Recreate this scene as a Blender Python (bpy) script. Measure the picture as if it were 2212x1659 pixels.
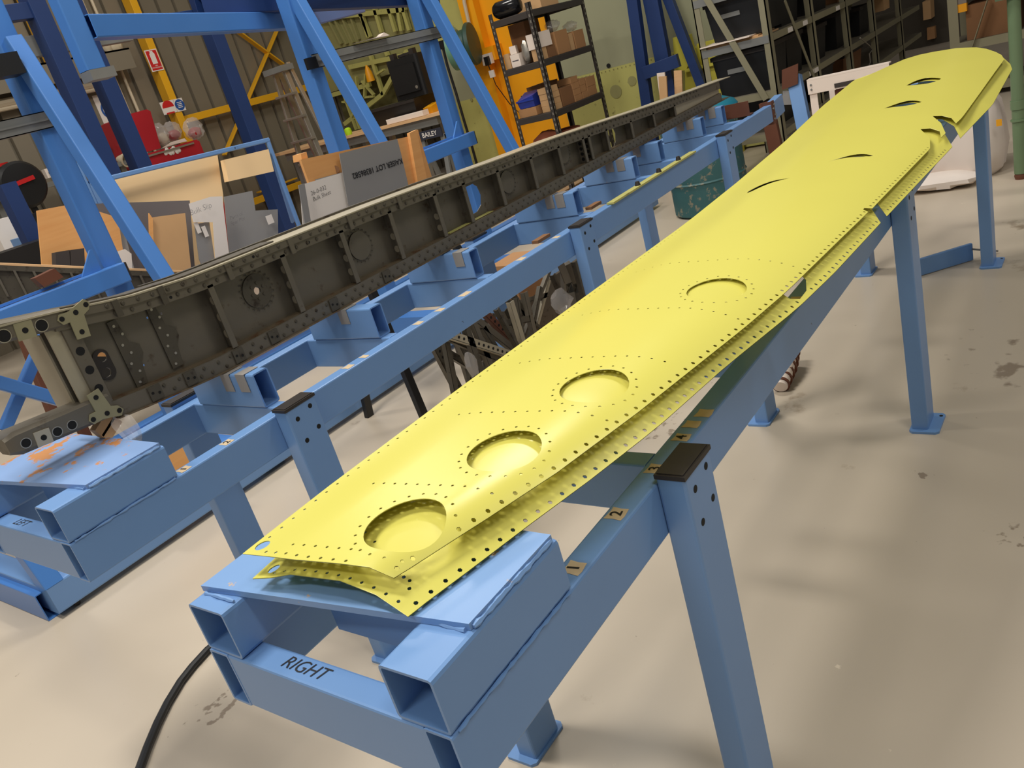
import bpy, math, random
from mathutils import Vector, Matrix
from mathutils.geometry import delaunay_2d_cdt
random.seed(7)
SC = bpy.context.scene
for o in list(bpy.data.objects): bpy.data.objects.remove(o, do_unlink=True)
COL = SC.collection
V = Vector
# ------------------------------------------------------------------ camera
YAW, PITCH, ROLL, FPX, HC = 0.714385058, -0.368631848, -0.2865926, 1770.184, 1.5
IW, IH = 2212.0, 1659.0
_f = V((math.cos(PITCH)*math.cos(YAW), math.cos(PITCH)*math.sin(YAW), math.sin(PITCH)))
_r0 = _f.cross(V((0, 0, 1))).normalized(); _u0 = _r0.cross(_f)
_r = math.cos(ROLL)*_r0 + math.sin(ROLL)*_u0
_u = -math.sin(ROLL)*_r0 + math.cos(ROLL)*_u0
CAMP = V((0, 0, HC))
cd = bpy.data.cameras.new('camera'); cam = bpy.data.objects.new('camera', cd); COL.objects.link(cam)
cd.sensor_fit = 'HORIZONTAL'; cd.sensor_width = 36.0; cd.lens = FPX/IW*36.0
cd.clip_start = 0.02; cd.clip_end = 200
cam.matrix_world = Matrix(((_r.x, _u.x, -_f.x, 0), (_r.y, _u.y, -_f.y, 0), (_r.z, _u.z, -_f.z, HC), (0, 0, 0, 1)))
SC.camera = cam
def ray(x, y): return _f + _r*((x-IW/2)/FPX) - _u*((y-IH/2)/FPX)
def P(x, y, X=None, Y=None, Z=None):
    "a point of the place seen at a photo position, on a known wall, floor or height plane"
    d = ray(x, y)
    if X is not None: return CAMP + d*(X/d.x)
    if Y is not None: return CAMP + d*(Y/d.y)
    return CAMP + d*((Z-HC)/d.z)
# ------------------------------------------------------------------ world, lamps, exposure
w = bpy.data.worlds.new('hall_ambient'); SC.world = w; w.use_nodes = True
w.node_tree.nodes['Background'].inputs[0].default_value = (1.0, 0.96, 0.91, 1)
w.node_tree.nodes['Background'].inputs[1].default_value = 0.30
SC.view_settings.view_transform = 'Standard'; SC.view_settings.look = 'None'
SC.view_settings.exposure = -0.52; SC.view_settings.gamma = 1.0; SC.view_settings.use_curve_mapping = False
def area(name, loc, sx, sy, power, col=(1.0, 0.955, 0.885)):
    l = bpy.data.lights.new(name, 'AREA'); l.shape = 'RECTANGLE'; l.size = sx; l.size_y = sy
    l.energy = power; l.color = col
    o = bpy.data.objects.new(name, l); COL.objects.link(o); o.location = loc; return o
for i, (lx, ly, pw) in enumerate([(0.2, -1.6, 85), (3.8, -1.4, 75), (0.6, 2.6, 235), (4.4, 2.9, 160), (1.2, 6.6, 130), (5.4, 6.6, 110), (-2.5, 1.4, 130)]):
    area('high_bay_lamp', (lx, ly, 5.6), 0.5, 1.5, pw)
# ------------------------------------------------------------------ materials
def lin(c):
    return tuple(((v/255)/12.92 if v/255 <= 0.04045 else ((v/255+0.055)/1.055)**2.4) for v in c) + (1,)
MATS = {}
def M(name, rgb, rough=0.5, metal=0.0, var=0.08, scale=6.0, rgb2=None, thr=None, soft=0.03, bump=0.0, bscale=60, spec=0.5, alpha=1.0, trans=0.0, det=4):
    if name in MATS: return MATS[name]
    m = bpy.data.materials.new(name); m.use_nodes = True; MATS[name] = m
    nt = m.node_tree; N = nt.nodes; L = nt.links; b = N['Principled BSDF']
    b.inputs['Roughness'].default_value = rough; b.inputs['Metallic'].default_value = metal
    b.inputs['Specular IOR Level'].default_value = spec
    if alpha < 1: b.inputs['Alpha'].default_value = alpha
    if trans: b.inputs['Transmission Weight'].default_value = trans
    tc = N.new('ShaderNodeTexCoord'); nz = N.new('ShaderNodeTexNoise'); nz.inputs['Scale'].default_value = scale; nz.inputs['Detail'].default_value = det
    L.new(tc.outputs['Object'], nz.inputs['Vector'])
    c = lin(rgb)
    mx = N.new('ShaderNodeMix'); mx.data_type = 'RGBA'
    mx.inputs['A'].default_value = tuple(v*(1-var) for v in c[:3])+(1,); mx.inputs['B'].default_value = tuple(min(1, v*(1+var)) for v in c[:3])+(1,)
    L.new(nz.outputs['Fac'], mx.inputs['Factor']); out = mx.outputs['Result']
    if rgb2 is not None:
        n2 = N.new('ShaderNodeTexNoise'); n2.inputs['Scale'].default_value = scale*2.3; n2.inputs['Detail'].default_value = 6; n2.inputs['Roughness'].default_value = 0.65
        L.new(tc.outputs['Object'], n2.inputs['Vector'])
        mr = N.new('ShaderNodeMapRange'); mr.inputs['From Min'].default_value = thr; mr.inputs['From Max'].default_value = thr+soft
        L.new(n2.outputs['Fac'], mr.inputs['Value'])
        m2 = N.new('ShaderNodeMix'); m2.data_type = 'RGBA'; L.new(mr.outputs['Result'], m2.inputs['Factor'])
        L.new(out, m2.inputs['A']); m2.inputs['B'].default_value = lin(rgb2); out = m2.outputs['Result']
    L.new(out, b.inputs['Base Color'])
    if bump:
        n3 = N.new('ShaderNodeTexNoise'); n3.inputs['Scale'].default_value = bscale; n3.inputs['Detail'].default_value = 3
        L.new(tc.outputs['Object'], n3.inputs['Vector'])
        bp = N.new('ShaderNodeBump'); bp.inputs['Strength'].default_value = bump; bp.inputs['Distance'].default_value = 0.004
        L.new(n3.outputs['Fac'], bp.inputs['Height']); L.new(bp.outputs['Normal'], b.inputs['Normal'])
    return m
def wood(name, rgb, rgb2, sx=1.0, sz=14.0, rough=0.6):
    if name in MATS: return MATS[name]
    m = M(name, rgb, rough, var=0.05, scale=3); nt = m.node_tree; N = nt.nodes; L = nt.links; b = N['Principled BSDF']
    tc = N.new('ShaderNodeTexCoord'); mp = N.new('ShaderNodeMapping'); mp.inputs['Scale'].default_value = (sx, sx, sz)
    nz = N.new('ShaderNodeTexNoise'); nz.inputs['Scale'].default_value = 3; nz.inputs['Detail'].default_value = 6
    L.new(tc.outputs['Object'], mp.inputs['Vector']); L.new(mp.outputs['Vector'], nz.inputs['Vector'])
    mx = N.new('ShaderNodeMix'); mx.data_type = 'RGBA'; mx.inputs['A'].default_value = lin(rgb); mx.inputs['B'].default_value = lin(rgb2)
    L.new(nz.outputs['Fac'], mx.inputs['Factor']); L.new(mx.outputs['Result'], b.inputs['Base Color'])
    return m
BLUE = M('bench_blue_paint', (112, 152, 204), 0.36, var=0.05, scale=5, rgb2=(40, 34, 34), thr=0.715, soft=0.01)
BLUEW = M('bench_blue_paint_worn', (124, 162, 212), 0.34, var=0.06, scale=4, rgb2=(200, 172, 140), thr=0.655, soft=0.02)
BLUER = M('bench_blue_paint_rusted', (132, 164, 212), 0.40, var=0.10, scale=5, rgb2=(196, 136, 84), thr=0.55, soft=0.03)
GBLUE = M('gantry_blue_paint', (74, 128, 200), 0.34, var=0.06, scale=3)
NAVY = M('navy_paint', (34, 58, 108), 0.42, var=0.12, scale=3)
YEL = M('primer_yellow', (219, 212, 100), 0.31, var=0.03, scale=3, bump=0.10, bscale=6)
FLOORM = M('painted_concrete', (198, 185, 166), 0.34, var=0.07, scale=1.3, rgb2=(150, 130, 106), thr=0.66, soft=0.10, bump=0.04, bscale=30)
def speckle(m, rgb, scale, thr, soft=.02):
    nt = m.node_tree; N = nt.nodes; L = nt.links; b = N['Principled BSDF']; src = b.inputs['Base Color'].links[0].from_socket
    tc = N.new('ShaderNodeTexCoord'); n2 = N.new('ShaderNodeTexNoise'); n2.inputs['Scale'].default_value = scale; n2.inputs['Detail'].default_value = 5
    L.new(tc.outputs['Object'], n2.inputs['Vector']); mr = N.new('ShaderNodeMapRange'); mr.inputs['From Min'].default_value = thr; mr.inputs['From Max'].default_value = thr+soft
    L.new(n2.outputs['Fac'], mr.inputs['Value']); mx = N.new('ShaderNodeMix'); mx.data_type = 'RGBA'; L.new(mr.outputs['Result'], mx.inputs['Factor']); L.new(src, mx.inputs['A']); mx.inputs['B'].default_value = lin(rgb)
    L.new(mx.outputs['Result'], b.inputs['Base Color'])
speckle(FLOORM, (110, 92, 74), 17, .735, .03); speckle(FLOORM, (226, 212, 190), 11, .74, .02); speckle(FLOORM, (128, 108, 88), 2.6, .70, .05)
def stain(m, c, rad, rgb, scale, thr):
    nt = m.node_tree; N = nt.nodes; L = nt.links; b = N['Principled BSDF']; src = b.inputs['Base Color'].links[0].from_socket
    tc = N.new('ShaderNodeTexCoord'); vd = N.new('ShaderNodeVectorMath'); vd.operation = 'DISTANCE'; vd.inputs[1].default_value = c; L.new(tc.outputs['Object'], vd.inputs[0])
    mr = N.new('ShaderNodeMapRange'); mr.inputs['From Min'].default_value = 0; mr.inputs['From Max'].default_value = rad; mr.inputs['To Min'].default_value = .32; mr.inputs['To Max'].default_value = 0
    L.new(vd.outputs['Value'], mr.inputs['Value']); n2 = N.new('ShaderNodeTexNoise'); n2.inputs['Scale'].default_value = scale; n2.inputs['Detail'].default_value = 6; L.new(tc.outputs['Object'], n2.inputs['Vector'])
    ad = N.new('ShaderNodeMath'); ad.operation = 'ADD'; L.new(n2.outputs['Fac'], ad.inputs[0]); L.new(mr.outputs['Result'], ad.inputs[1])
    m3 = N.new('ShaderNodeMapRange'); m3.inputs['From Min'].default_value = thr; m3.inputs['From Max'].default_value = thr+.06; m3.inputs['To Max'].default_value = .7; L.new(ad.outputs['Value'], m3.inputs['Value'])
    mx = N.new('ShaderNodeMix'); mx.data_type = 'RGBA'; L.new(m3.outputs['Result'], mx.inputs['Factor']); L.new(src, mx.inputs['A']); mx.inputs['B'].default_value = lin(rgb); L.new(mx.outputs['Result'], b.inputs['Base Color'])
for (u_, v_), rd, sc_, th_ in (((2160, 790), .42, 9, .80), ((470, 1530), .16, 30, .78), ((1425, 925), .25, 22, .80), ((1990, 1025), .05, 40, .74), ((1210, 1330), .2, 34, .83), ((2190, 1160), .12, 24, .78)):
    stain(FLOORM, tuple(P(u_, v_, Z=0)), rd, (122, 104, 86), sc_, th_)
BLACK = M('black_plastic', (24, 24, 25), 0.45, var=0.2)
BLACKP = M('black_rubber', (46, 40, 36), 0.55, var=0.2, scale=20)
SPAR = M('aged_aluminium', (112, 105, 92), 0.42, metal=0.35, var=0.16, scale=9, rgb2=(84, 70, 52), thr=0.60, soft=0.12)
SPARD = M('dirty_aluminium', (88, 82, 70), 0.5, metal=0.3, var=0.2, scale=12, rgb2=(58, 48, 38), thr=0.55, soft=0.12)
SPARL = M('pale_aluminium_strip', (184, 174, 150), 0.4, metal=0.35, var=0.12, scale=14)
RUSTY = M('grimy_lower_cap', (112, 98, 78), 0.5, metal=0.3, var=0.2, scale=10, rgb2=(96, 66, 40), thr=0.52, soft=0.12)
GREENT = M('zinc_chromate_tan', (150, 144, 112), 0.5, var=0.1, scale=20)
ALU = M('bare_aluminium', (178, 172, 160), 0.35, metal=0.7, var=0.08, scale=8)
GALV = M('galvanised_steel', (132, 132, 128), 0.42, metal=0.2, var=0.14, scale=7)
GREYSH = M('grey_metal_sheet', (158, 156, 154), 0.45, metal=0.3, var=0.05, scale=4)
WALLM = M('corrugated_cladding', (130, 121, 104), 0.5, metal=0.1, var=0.05, scale=2)
YELST = M('yellow_steel_paint', (236, 176, 34), 0.4, var=0.06)
ORANGE = M('orange_paint', (246, 168, 20), 0.45, var=0.07, scale=2)
CHROM = M('chromate_green', (188, 184, 108), 0.5, var=0.10, scale=5, rgb2=(120, 112, 60), thr=0.62, soft=0.12)
CHROMD = M('chromate_dull', (152, 148, 96), 0.55, var=0.14, scale=6)
GGREEN = M('grey_green_paint', (156, 156, 126), 0.55, var=0.05, scale=3)
PLY = wood('plywood', (238, 182, 116), (220, 152, 86))
MDF = wood('cream_board', (255, 222, 172), (250, 212, 156), 0.5, 2)
PALEW = wood('pale_timber', (236, 196, 148), (214, 168, 118))
CARD = M('cardboard', (176, 130, 86), 0.75, var=0.10, scale=6)
CARDL = M('pale_cardboard', (206, 164, 116), 0.75, var=0.08, scale=6)
CARDD = M('dark_cardboard', (132, 92, 58), 0.8, var=0.12, scale=6)
WHITE = M('white_paper', (236, 228, 220), 0.6, var=0.03)
WHITEP = M('white_paint', (242, 226, 212), 0.45, var=0.03)
TAPE = M('masking_tape', (206, 184, 150), 0.7, var=0.08, scale=40)
DUCT = M('silver_tape', (150, 146, 142), 0.45, var=0.08, scale=30)
INK = M('black_ink', (20, 20, 26), 0.6)
INKR = M('faded_ink', (90, 86, 92), 0.6)
RED = M('red_enamel', (176, 34, 46), 0.35, var=0.06)
REDS = M('red_sign', (206, 34, 36), 0.45, var=0.02)
BLUES = M('blue_sign', (36, 84, 158), 0.45, var=0.02)
BROWN = M('rusty_brown_steel', (104, 60, 40), 0.65, var=0.2, scale=8)
TERRA = M('terracotta_cloth', (160, 88, 60), 0.85, var=0.15, scale=14)
DGREY = M('shelf_grey_steel', (66, 60, 56), 0.5, metal=0.2, var=0.1)
RACKG = M('olive_rack_steel', (140, 134, 108), 0.5, var=0.08)
RACKD = M('shelf_board_grey', (120, 112, 96), 0.55, var=0.12)
TEAL = M('teal_plastic', (26, 122, 146), 0.4, var=0.08)
TEALD = M('grimy_teal_drum', (52, 96, 98), 0.55, var=0.2, scale=6, rgb2=(130, 128, 110), thr=0.56, soft=0.05)
GRNP = M('machine_green', (108, 130, 96), 0.45, var=0.07)
REEL = M('reel_green', (112, 158, 132), 0.4, var=0.05)
REELD = M('reel_dark_green', (44, 74, 62), 0.5, var=0.05)
BLBIN = M('blue_bin', (40, 62, 160), 0.4, var=0.05)
YBIN = M('yellow_bin', (236, 166, 26), 0.4, var=0.05)
LIME = M('fluoro_lime', (190, 236, 40), 0.5, var=0.03)
PIPE = M('pvc_pipe', (214, 198, 170), 0.4, var=0.04)
CLEAR = M('clear_film', (226, 220, 214), 0.12, var=0.03, alpha=0.34)
HOLE = M('bolt_hole_dark', (14, 13, 12), 0.8)
SHADEW = M('shaded_rear_wall', (74, 68, 58), 0.7, var=0.12)  # grey wall with the shade behind the racks put into its colour
GREYW = M('grey_partition', (134, 122, 112), 0.6, var=0.05)
BAGM = M('woven_white_bag', (228, 216, 206), 0.7, var=0.07, scale=7, bump=0.2, bscale=14)
# ------------------------------------------------------------------ mesh helpers
class MB:
    def __init__(s): s.v = []; s.f = []; s.flat = False
    def add(s, vs, fs):
        b = len(s.v); s.v += [V(q) for q in vs]; s.f += [tuple(b+i for i in f) for f in fs]; return s
    def box(s, lo, hi):
        x0, y0, z0 = lo; x1, y1, z1 = hi
        return s.add([(x0,y0,z0),(x1,y0,z0),(x1,y1,z0),(x0,y1,z0),(x0,y0,z1),(x1,y0,z1),(x1,y1,z1),(x0,y1,z1)],
                     [(0,3,2,1),(4,5,6,7),(0,1,5,4),(1,2,6,5),(2,3,7,6),(3,0,4,7)])
    def obox(s, c, ax, ay, az):
        c = V(c); ax = V(ax)/2; ay = V(ay)/2; az = V(az)/2
        q = [c+ax*i+ay*j+az*k for k in (-1,1) for i, j in ((-1,-1),(1,-1),(1,1),(-1,1))]
        return s.add(q, [(0,3,2,1),(4,5,6,7),(0,1,5,4),(1,2,6,5),(2,3,7,6),(3,0,4,7)])
    def beam(s, p0, p1, w, h, up=(0,0,1), wall=0, r=0.004):
        s.flat = True; p0 = V(p0); p1 = V(p1); d = (p1-p0).normalized(); up = V(up); sd = d.cross(up).normalized(); u2 = sd.cross(d)
        def ring(a, b, rr):
            pts = []
            for cx, cy, a0 in ((1,1,0),(-1,1,90),(-1,-1,180),(1,-1,270)):
                for k in ((0,1,2) if rr > 0 else (0,)):
                    t = math.radians(a0+45*k)
                    pts.append(((a/2-rr)*cx+rr*math.cos(t), (b/2-rr)*cy+rr*math.sin(t)) if rr > 0 else (a/2*cx, b/2*cy))
            return pts
        R = ring(w, h, min(r, w/3, h/3)); n = len(R); vs = []
        for q in (p0, p1): vs += [q+sd*a+u2*b for a, b in R]
        fs = [(i, (i+1) % n, n+(i+1) % n, n+i) for i in range(n)]
        if wall:
            R2 = ring(w-2*wall, h-2*wall, max(0.001, min(r-wall*0.5, 0.003)) if r > 0 else 0)
            for q in (p0, p1): vs += [q+sd*a+u2*b for a, b in R2]
            fs += [(2*n+(i+1) % n, 2*n+i, 3*n+i, 3*n+(i+1) % n) for i in range(n)]
            fs += [(2*n+i, 2*n+(i+1) % n, (i+1) % n, i) for i in range(n)]
            fs += [(n+i, n+(i+1) % n, 3*n+(i+1) % n, 3*n+i) for i in range(n)]
        else: fs += [tuple(reversed(range(n))), tuple(range(n, 2*n))]
        return s.add(vs, fs)
    def cyl(s, p0, p1, r0, r1=None, n=14, cap=True):
        r1 = r0 if r1 is None else r1
        p0 = V(p0); p1 = V(p1); d = (p1-p0).normalized(); a = d.orthogonal().normalized(); b = d.cross(a)
        vs = [q+(a*math.cos(2*math.pi*i/n)+b*math.sin(2*math.pi*i/n))*r for q, r in ((p0, r0), (p1, r1)) for i in range(n)]
        fs = [(i, (i+1) % n, n+(i+1) % n, n+i) for i in range(n)]
        if cap: fs += [tuple(reversed(range(n))), tuple(range(n, 2*n))]
        return s.add(vs, fs)
    def lathe(s, c, ax, prof, n=20, cap=True):
        c = V(c); d = V(ax).normalized(); a = d.orthogonal().normalized(); b = d.cross(a); m = len(prof)
        vs = [c+d*h+(a*math.cos(2*math.pi*i/n)+b*math.sin(2*math.pi*i/n))*max(r, 1e-4) for r, h in prof for i in range(n)]
        fs = [(k*n+i, k*n+(i+1) % n, (k+1)*n+(i+1) % n, (k+1)*n+i) for k in range(m-1) for i in range(n)]
        if cap: fs += [tuple(reversed(range(n))), tuple(range((m-1)*n, m*n))]
        return s.add(vs, fs)
    def prism(s, pts, ext):
        n = len(pts); pts = [V(p) for p in pts]; ext = V(ext)
        nr = V((0, 0, 0))
        for i in range(n): nr += (pts[i]-pts[0]).cross(pts[(i+1) % n]-pts[0])
        fs = [(i, (i+1) % n, n+(i+1) % n, n+i) for i in range(n)] + [tuple(reversed(range(n))), tuple(range(n, 2*n))]
        if nr.dot(ext) < 0: fs = [tuple(reversed(f)) for f in fs]
        return s.add(pts+[p+ext for p in pts], fs)
    def path(s, pts, r, n=8):
        pts = [V(p) for p in pts]; m = len(pts); vs = []; ref = V((0, 0, 1))
        for i, p in enumerate(pts):
            d = (pts[min(i+1, m-1)]-pts[max(i-1, 0)]).normalized()
            a = d.cross(ref)
            a = d.orthogonal() if a.length < 1e-3 else a
            a.normalize(); b = d.cross(a); rr = r[i] if isinstance(r, (list, tuple)) else r
            vs += [p+(a*math.cos(2*math.pi*k/n)+b*math.sin(2*math.pi*k/n))*rr for k in range(n)]
        fs = [(j*n+k, j*n+(k+1) % n, (j+1)*n+(k+1) % n, (j+1)*n+k) for j in range(m-1) for k in range(n)]
        fs += [tuple(reversed(range(n))), tuple(range((m-1)*n, m*n))]
        return s.add(vs, fs)
    def blob(s, c, rx, ry, rz, n=12, m=7, jit=0.12):
        c = V(c); vs = []
        for j in range(1, m):
            th = math.pi*j/m
            for i in range(n):
                ph = 2*math.pi*i/n; k = 1+random.uniform(-jit, jit)
                vs.append(c+V((rx*math.sin(th)*math.cos(ph)*k, ry*math.sin(th)*math.sin(ph)*k, rz*math.cos(th)*(1+random.uniform(-jit, jit)*0.5))))
        vs += [c+V((0, 0, rz)), c-V((0, 0, rz))]; t = (m-1)*n
        fs = [(j*n+i, (j+1)*n+i, (j+1)*n+(i+1) % n, j*n+(i+1) % n) for j in range(m-2) for i in range(n)]
        fs += [(t, i, (i+1) % n) for i in range(n)] + [(t+1, (m-2)*n+(i+1) % n, (m-2)*n+i) for i in range(n)]
        return s.add(vs, fs)
    def build(s, name, mat, parent=None, smooth=True, angle=32):
        me = bpy.data.meshes.new(name); off = ORG.get(parent.name, V((0,0,0))) if parent else V((0,0,0))
        me.from_pydata([tuple(q-off) for q in s.v], [], s.f)
        if smooth and me.polygons:
            me.polygons.foreach_set('use_smooth', [True]*len(me.polygons)); me.set_sharp_from_angle(angle=math.radians(15 if s.flat else angle))
        me.materials.append(mat); me.update()
        o = bpy.data.objects.new(name, me); COL.objects.link(o)
        if parent: o.parent = parent; ORG[o.name] = off
        return o
ORG = {}
def thing(name, label, cat, loc, group=None):
    o = bpy.data.objects.new(name, None); o.empty_display_size = 0.1; COL.objects.link(o); o.location = loc
    o['label'] = label; o['category'] = cat
    if group: o['group'] = group
    ORG[o.name] = V(loc); return o
def solo(mb, name, mat, label, cat, group=None, **k):
    "a thing that is one mesh: origin moved to its base"
    lo = V((min(q.x for q in mb.v), min(q.y for q in mb.v), min(q.z for q in mb.v))); hi = V((max(q.x for q in mb.v), max(q.y for q in mb.v), 0))
    c = V(((lo.x+hi.x)/2, (lo.y+hi.y)/2, lo.z)); mb.v = [q-c for q in mb.v]
    o = mb.build(name, mat, None, **k); o.location = c; ORG[o.name] = c
    o['label'] = label; o['category'] = cat
    if group: o['group'] = group
    return o
def struct(o): o['kind'] = 'structure'; return o
def text(s, size, org, xd, yd, mat, parent, name='lettering', shear=0.0, lift=0.0006, bold=0.0):
    cu = bpy.data.curves.new(name, 'FONT'); cu.body = s; cu.size = size; cu.shear = shear; cu.align_x = 'CENTER'; cu.align_y = 'CENTER'; cu.resolution_u = 3; cu.offset = bold
    t = bpy.data.objects.new(name, cu); COL.objects.link(t)
    dg = bpy.context.evaluated_depsgraph_get(); me = bpy.data.meshes.new_from_object(t.evaluated_get(dg)); bpy.data.objects.remove(t)
    xd = V(xd).normalized(); yd = V(yd).normalized(); n = xd.cross(yd).normalized(); off = ORG.get(parent.name, V((0,0,0)))
    for v in me.vertices:
        v.co = V(org)+xd*v.co.x+yd*v.co.y+n*lift-off
    me.materials.clear(); me.materials.append(mat)
    o = bpy.data.objects.new(name, me); COL.objects.link(o); o.parent = parent; ORG[o.name] = off; return o
def lerp(pts, x):
    if x <= pts[0][0]: return pts[0][1]
    for (a, b), (c, d) in zip(pts, pts[1:]):
        if x <= c: return b+(d-b)*(x-a)/(c-a)
    return pts[-1][1]
def inside(p, poly):
    c = False; n = len(poly)
    for i in range(n):
        a, b = poly[i], poly[(i+1) % n]
        if (a[1] > p[1]) != (b[1] > p[1]) and p[0] < (b[0]-a[0])*(p[1]-a[1])/(b[1]-a[1])+a[0]: c = not c
    return c
def cdt_sheet(outer, holes, extra, fn, thick, nrm):
    "flat outline with real holes, meshed, lifted by fn(a,b)->3D; two faces and rims"
    co = []; ed = []
    for lp in [outer]+holes:
        b = len(co); co += [V((p[0], p[1])) for p in lp]; ed += [(b+i, b+(i+1) % len(lp)) for i in range(len(lp))]
    co += [V(p) for p in extra]
    own = []
    for k, lp in enumerate([outer]+holes): own += [k]*len(lp)
    own += [0]*len(extra)
    vo, eo, fo, ov = delaunay_2d_cdt(co, ed, [], 1, 1e-6)[:4]
    tag_ = [max([own[i] for i in q] or [0]) for q in ov]; lps = [outer]+holes
    nv = len(vo); top = [fn(p.x, p.y) for p in vo]; nrm = V(nrm)*thick
    cnt = {}
    tris = []
    for f in fo:
        tg = {tag_[i] for i in f}; cc = (sum(vo[i].x for i in f)/len(f), sum(vo[i].y for i in f)/len(f))
        if len(tg) == 1:
            k = tg.pop()
            if k > 0 and inside(cc, lps[k]): continue
        if not inside(cc, outer): continue
        a = sum(vo[f[i]].x*vo[f[(i+1) % len(f)]].y-vo[f[(i+1) % len(f)]].x*vo[f[i]].y for i in range(len(f)))
        f = list(f) if a > 0 else list(reversed(f)); tris.append(f)
        for i in range(len(f)): cnt[(f[i], f[(i+1) % len(f)])] = 1
    fs = [tuple(f) for f in tris]+[tuple(nv+i for i in reversed(f)) for f in tris]
    for (a, b) in cnt:
        if (b, a) not in cnt: fs.append((a, nv+a, nv+b, b))
    mb = MB(); mb.add(top+[p-nrm for p in top], fs); return mb
def circ(cx, cy, r, n=6, ph=0.3): return [(cx+r*math.cos(ph+2*math.pi*i/n), cy+r*math.sin(ph+2*math.pi*i/n)) for i in range(n)]
# ================================================================== SETTING
fl = MB(); fl.box((-6, -6, -0.1), (16, 12, 0)); struct(fl.build('floor', FLOORM, smooth=False))
# corrugated wall
WY = 10.0
wl = MB(); x = -4.0; prof = []
while x < 14.0:
    prof += [(x, 0), (x+0.195, 0), (x+0.203, 0.05), (x+0.237, 0.05), (x+0.245, 0)]; x += 0.245
n = len(prof)
wl.add([(a, WY+b, 0) for a, b in prof]+[(a, WY+b, 6.5) for a, b in prof], [(i, i+1, n+i+1, n+i) for i in range(n-1)])
wl.box((-4, WY+0.051, 0), (14, WY+0.1, 6.5))
wall_left = struct(wl.build('wall_left', WALLM, smooth=False))
wb = MB(); wb.box((14, -6, 0), (14.1, 10.1, 6.5)); wall_back = struct(wb.build('wall_back', SHADEW, smooth=False))
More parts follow.
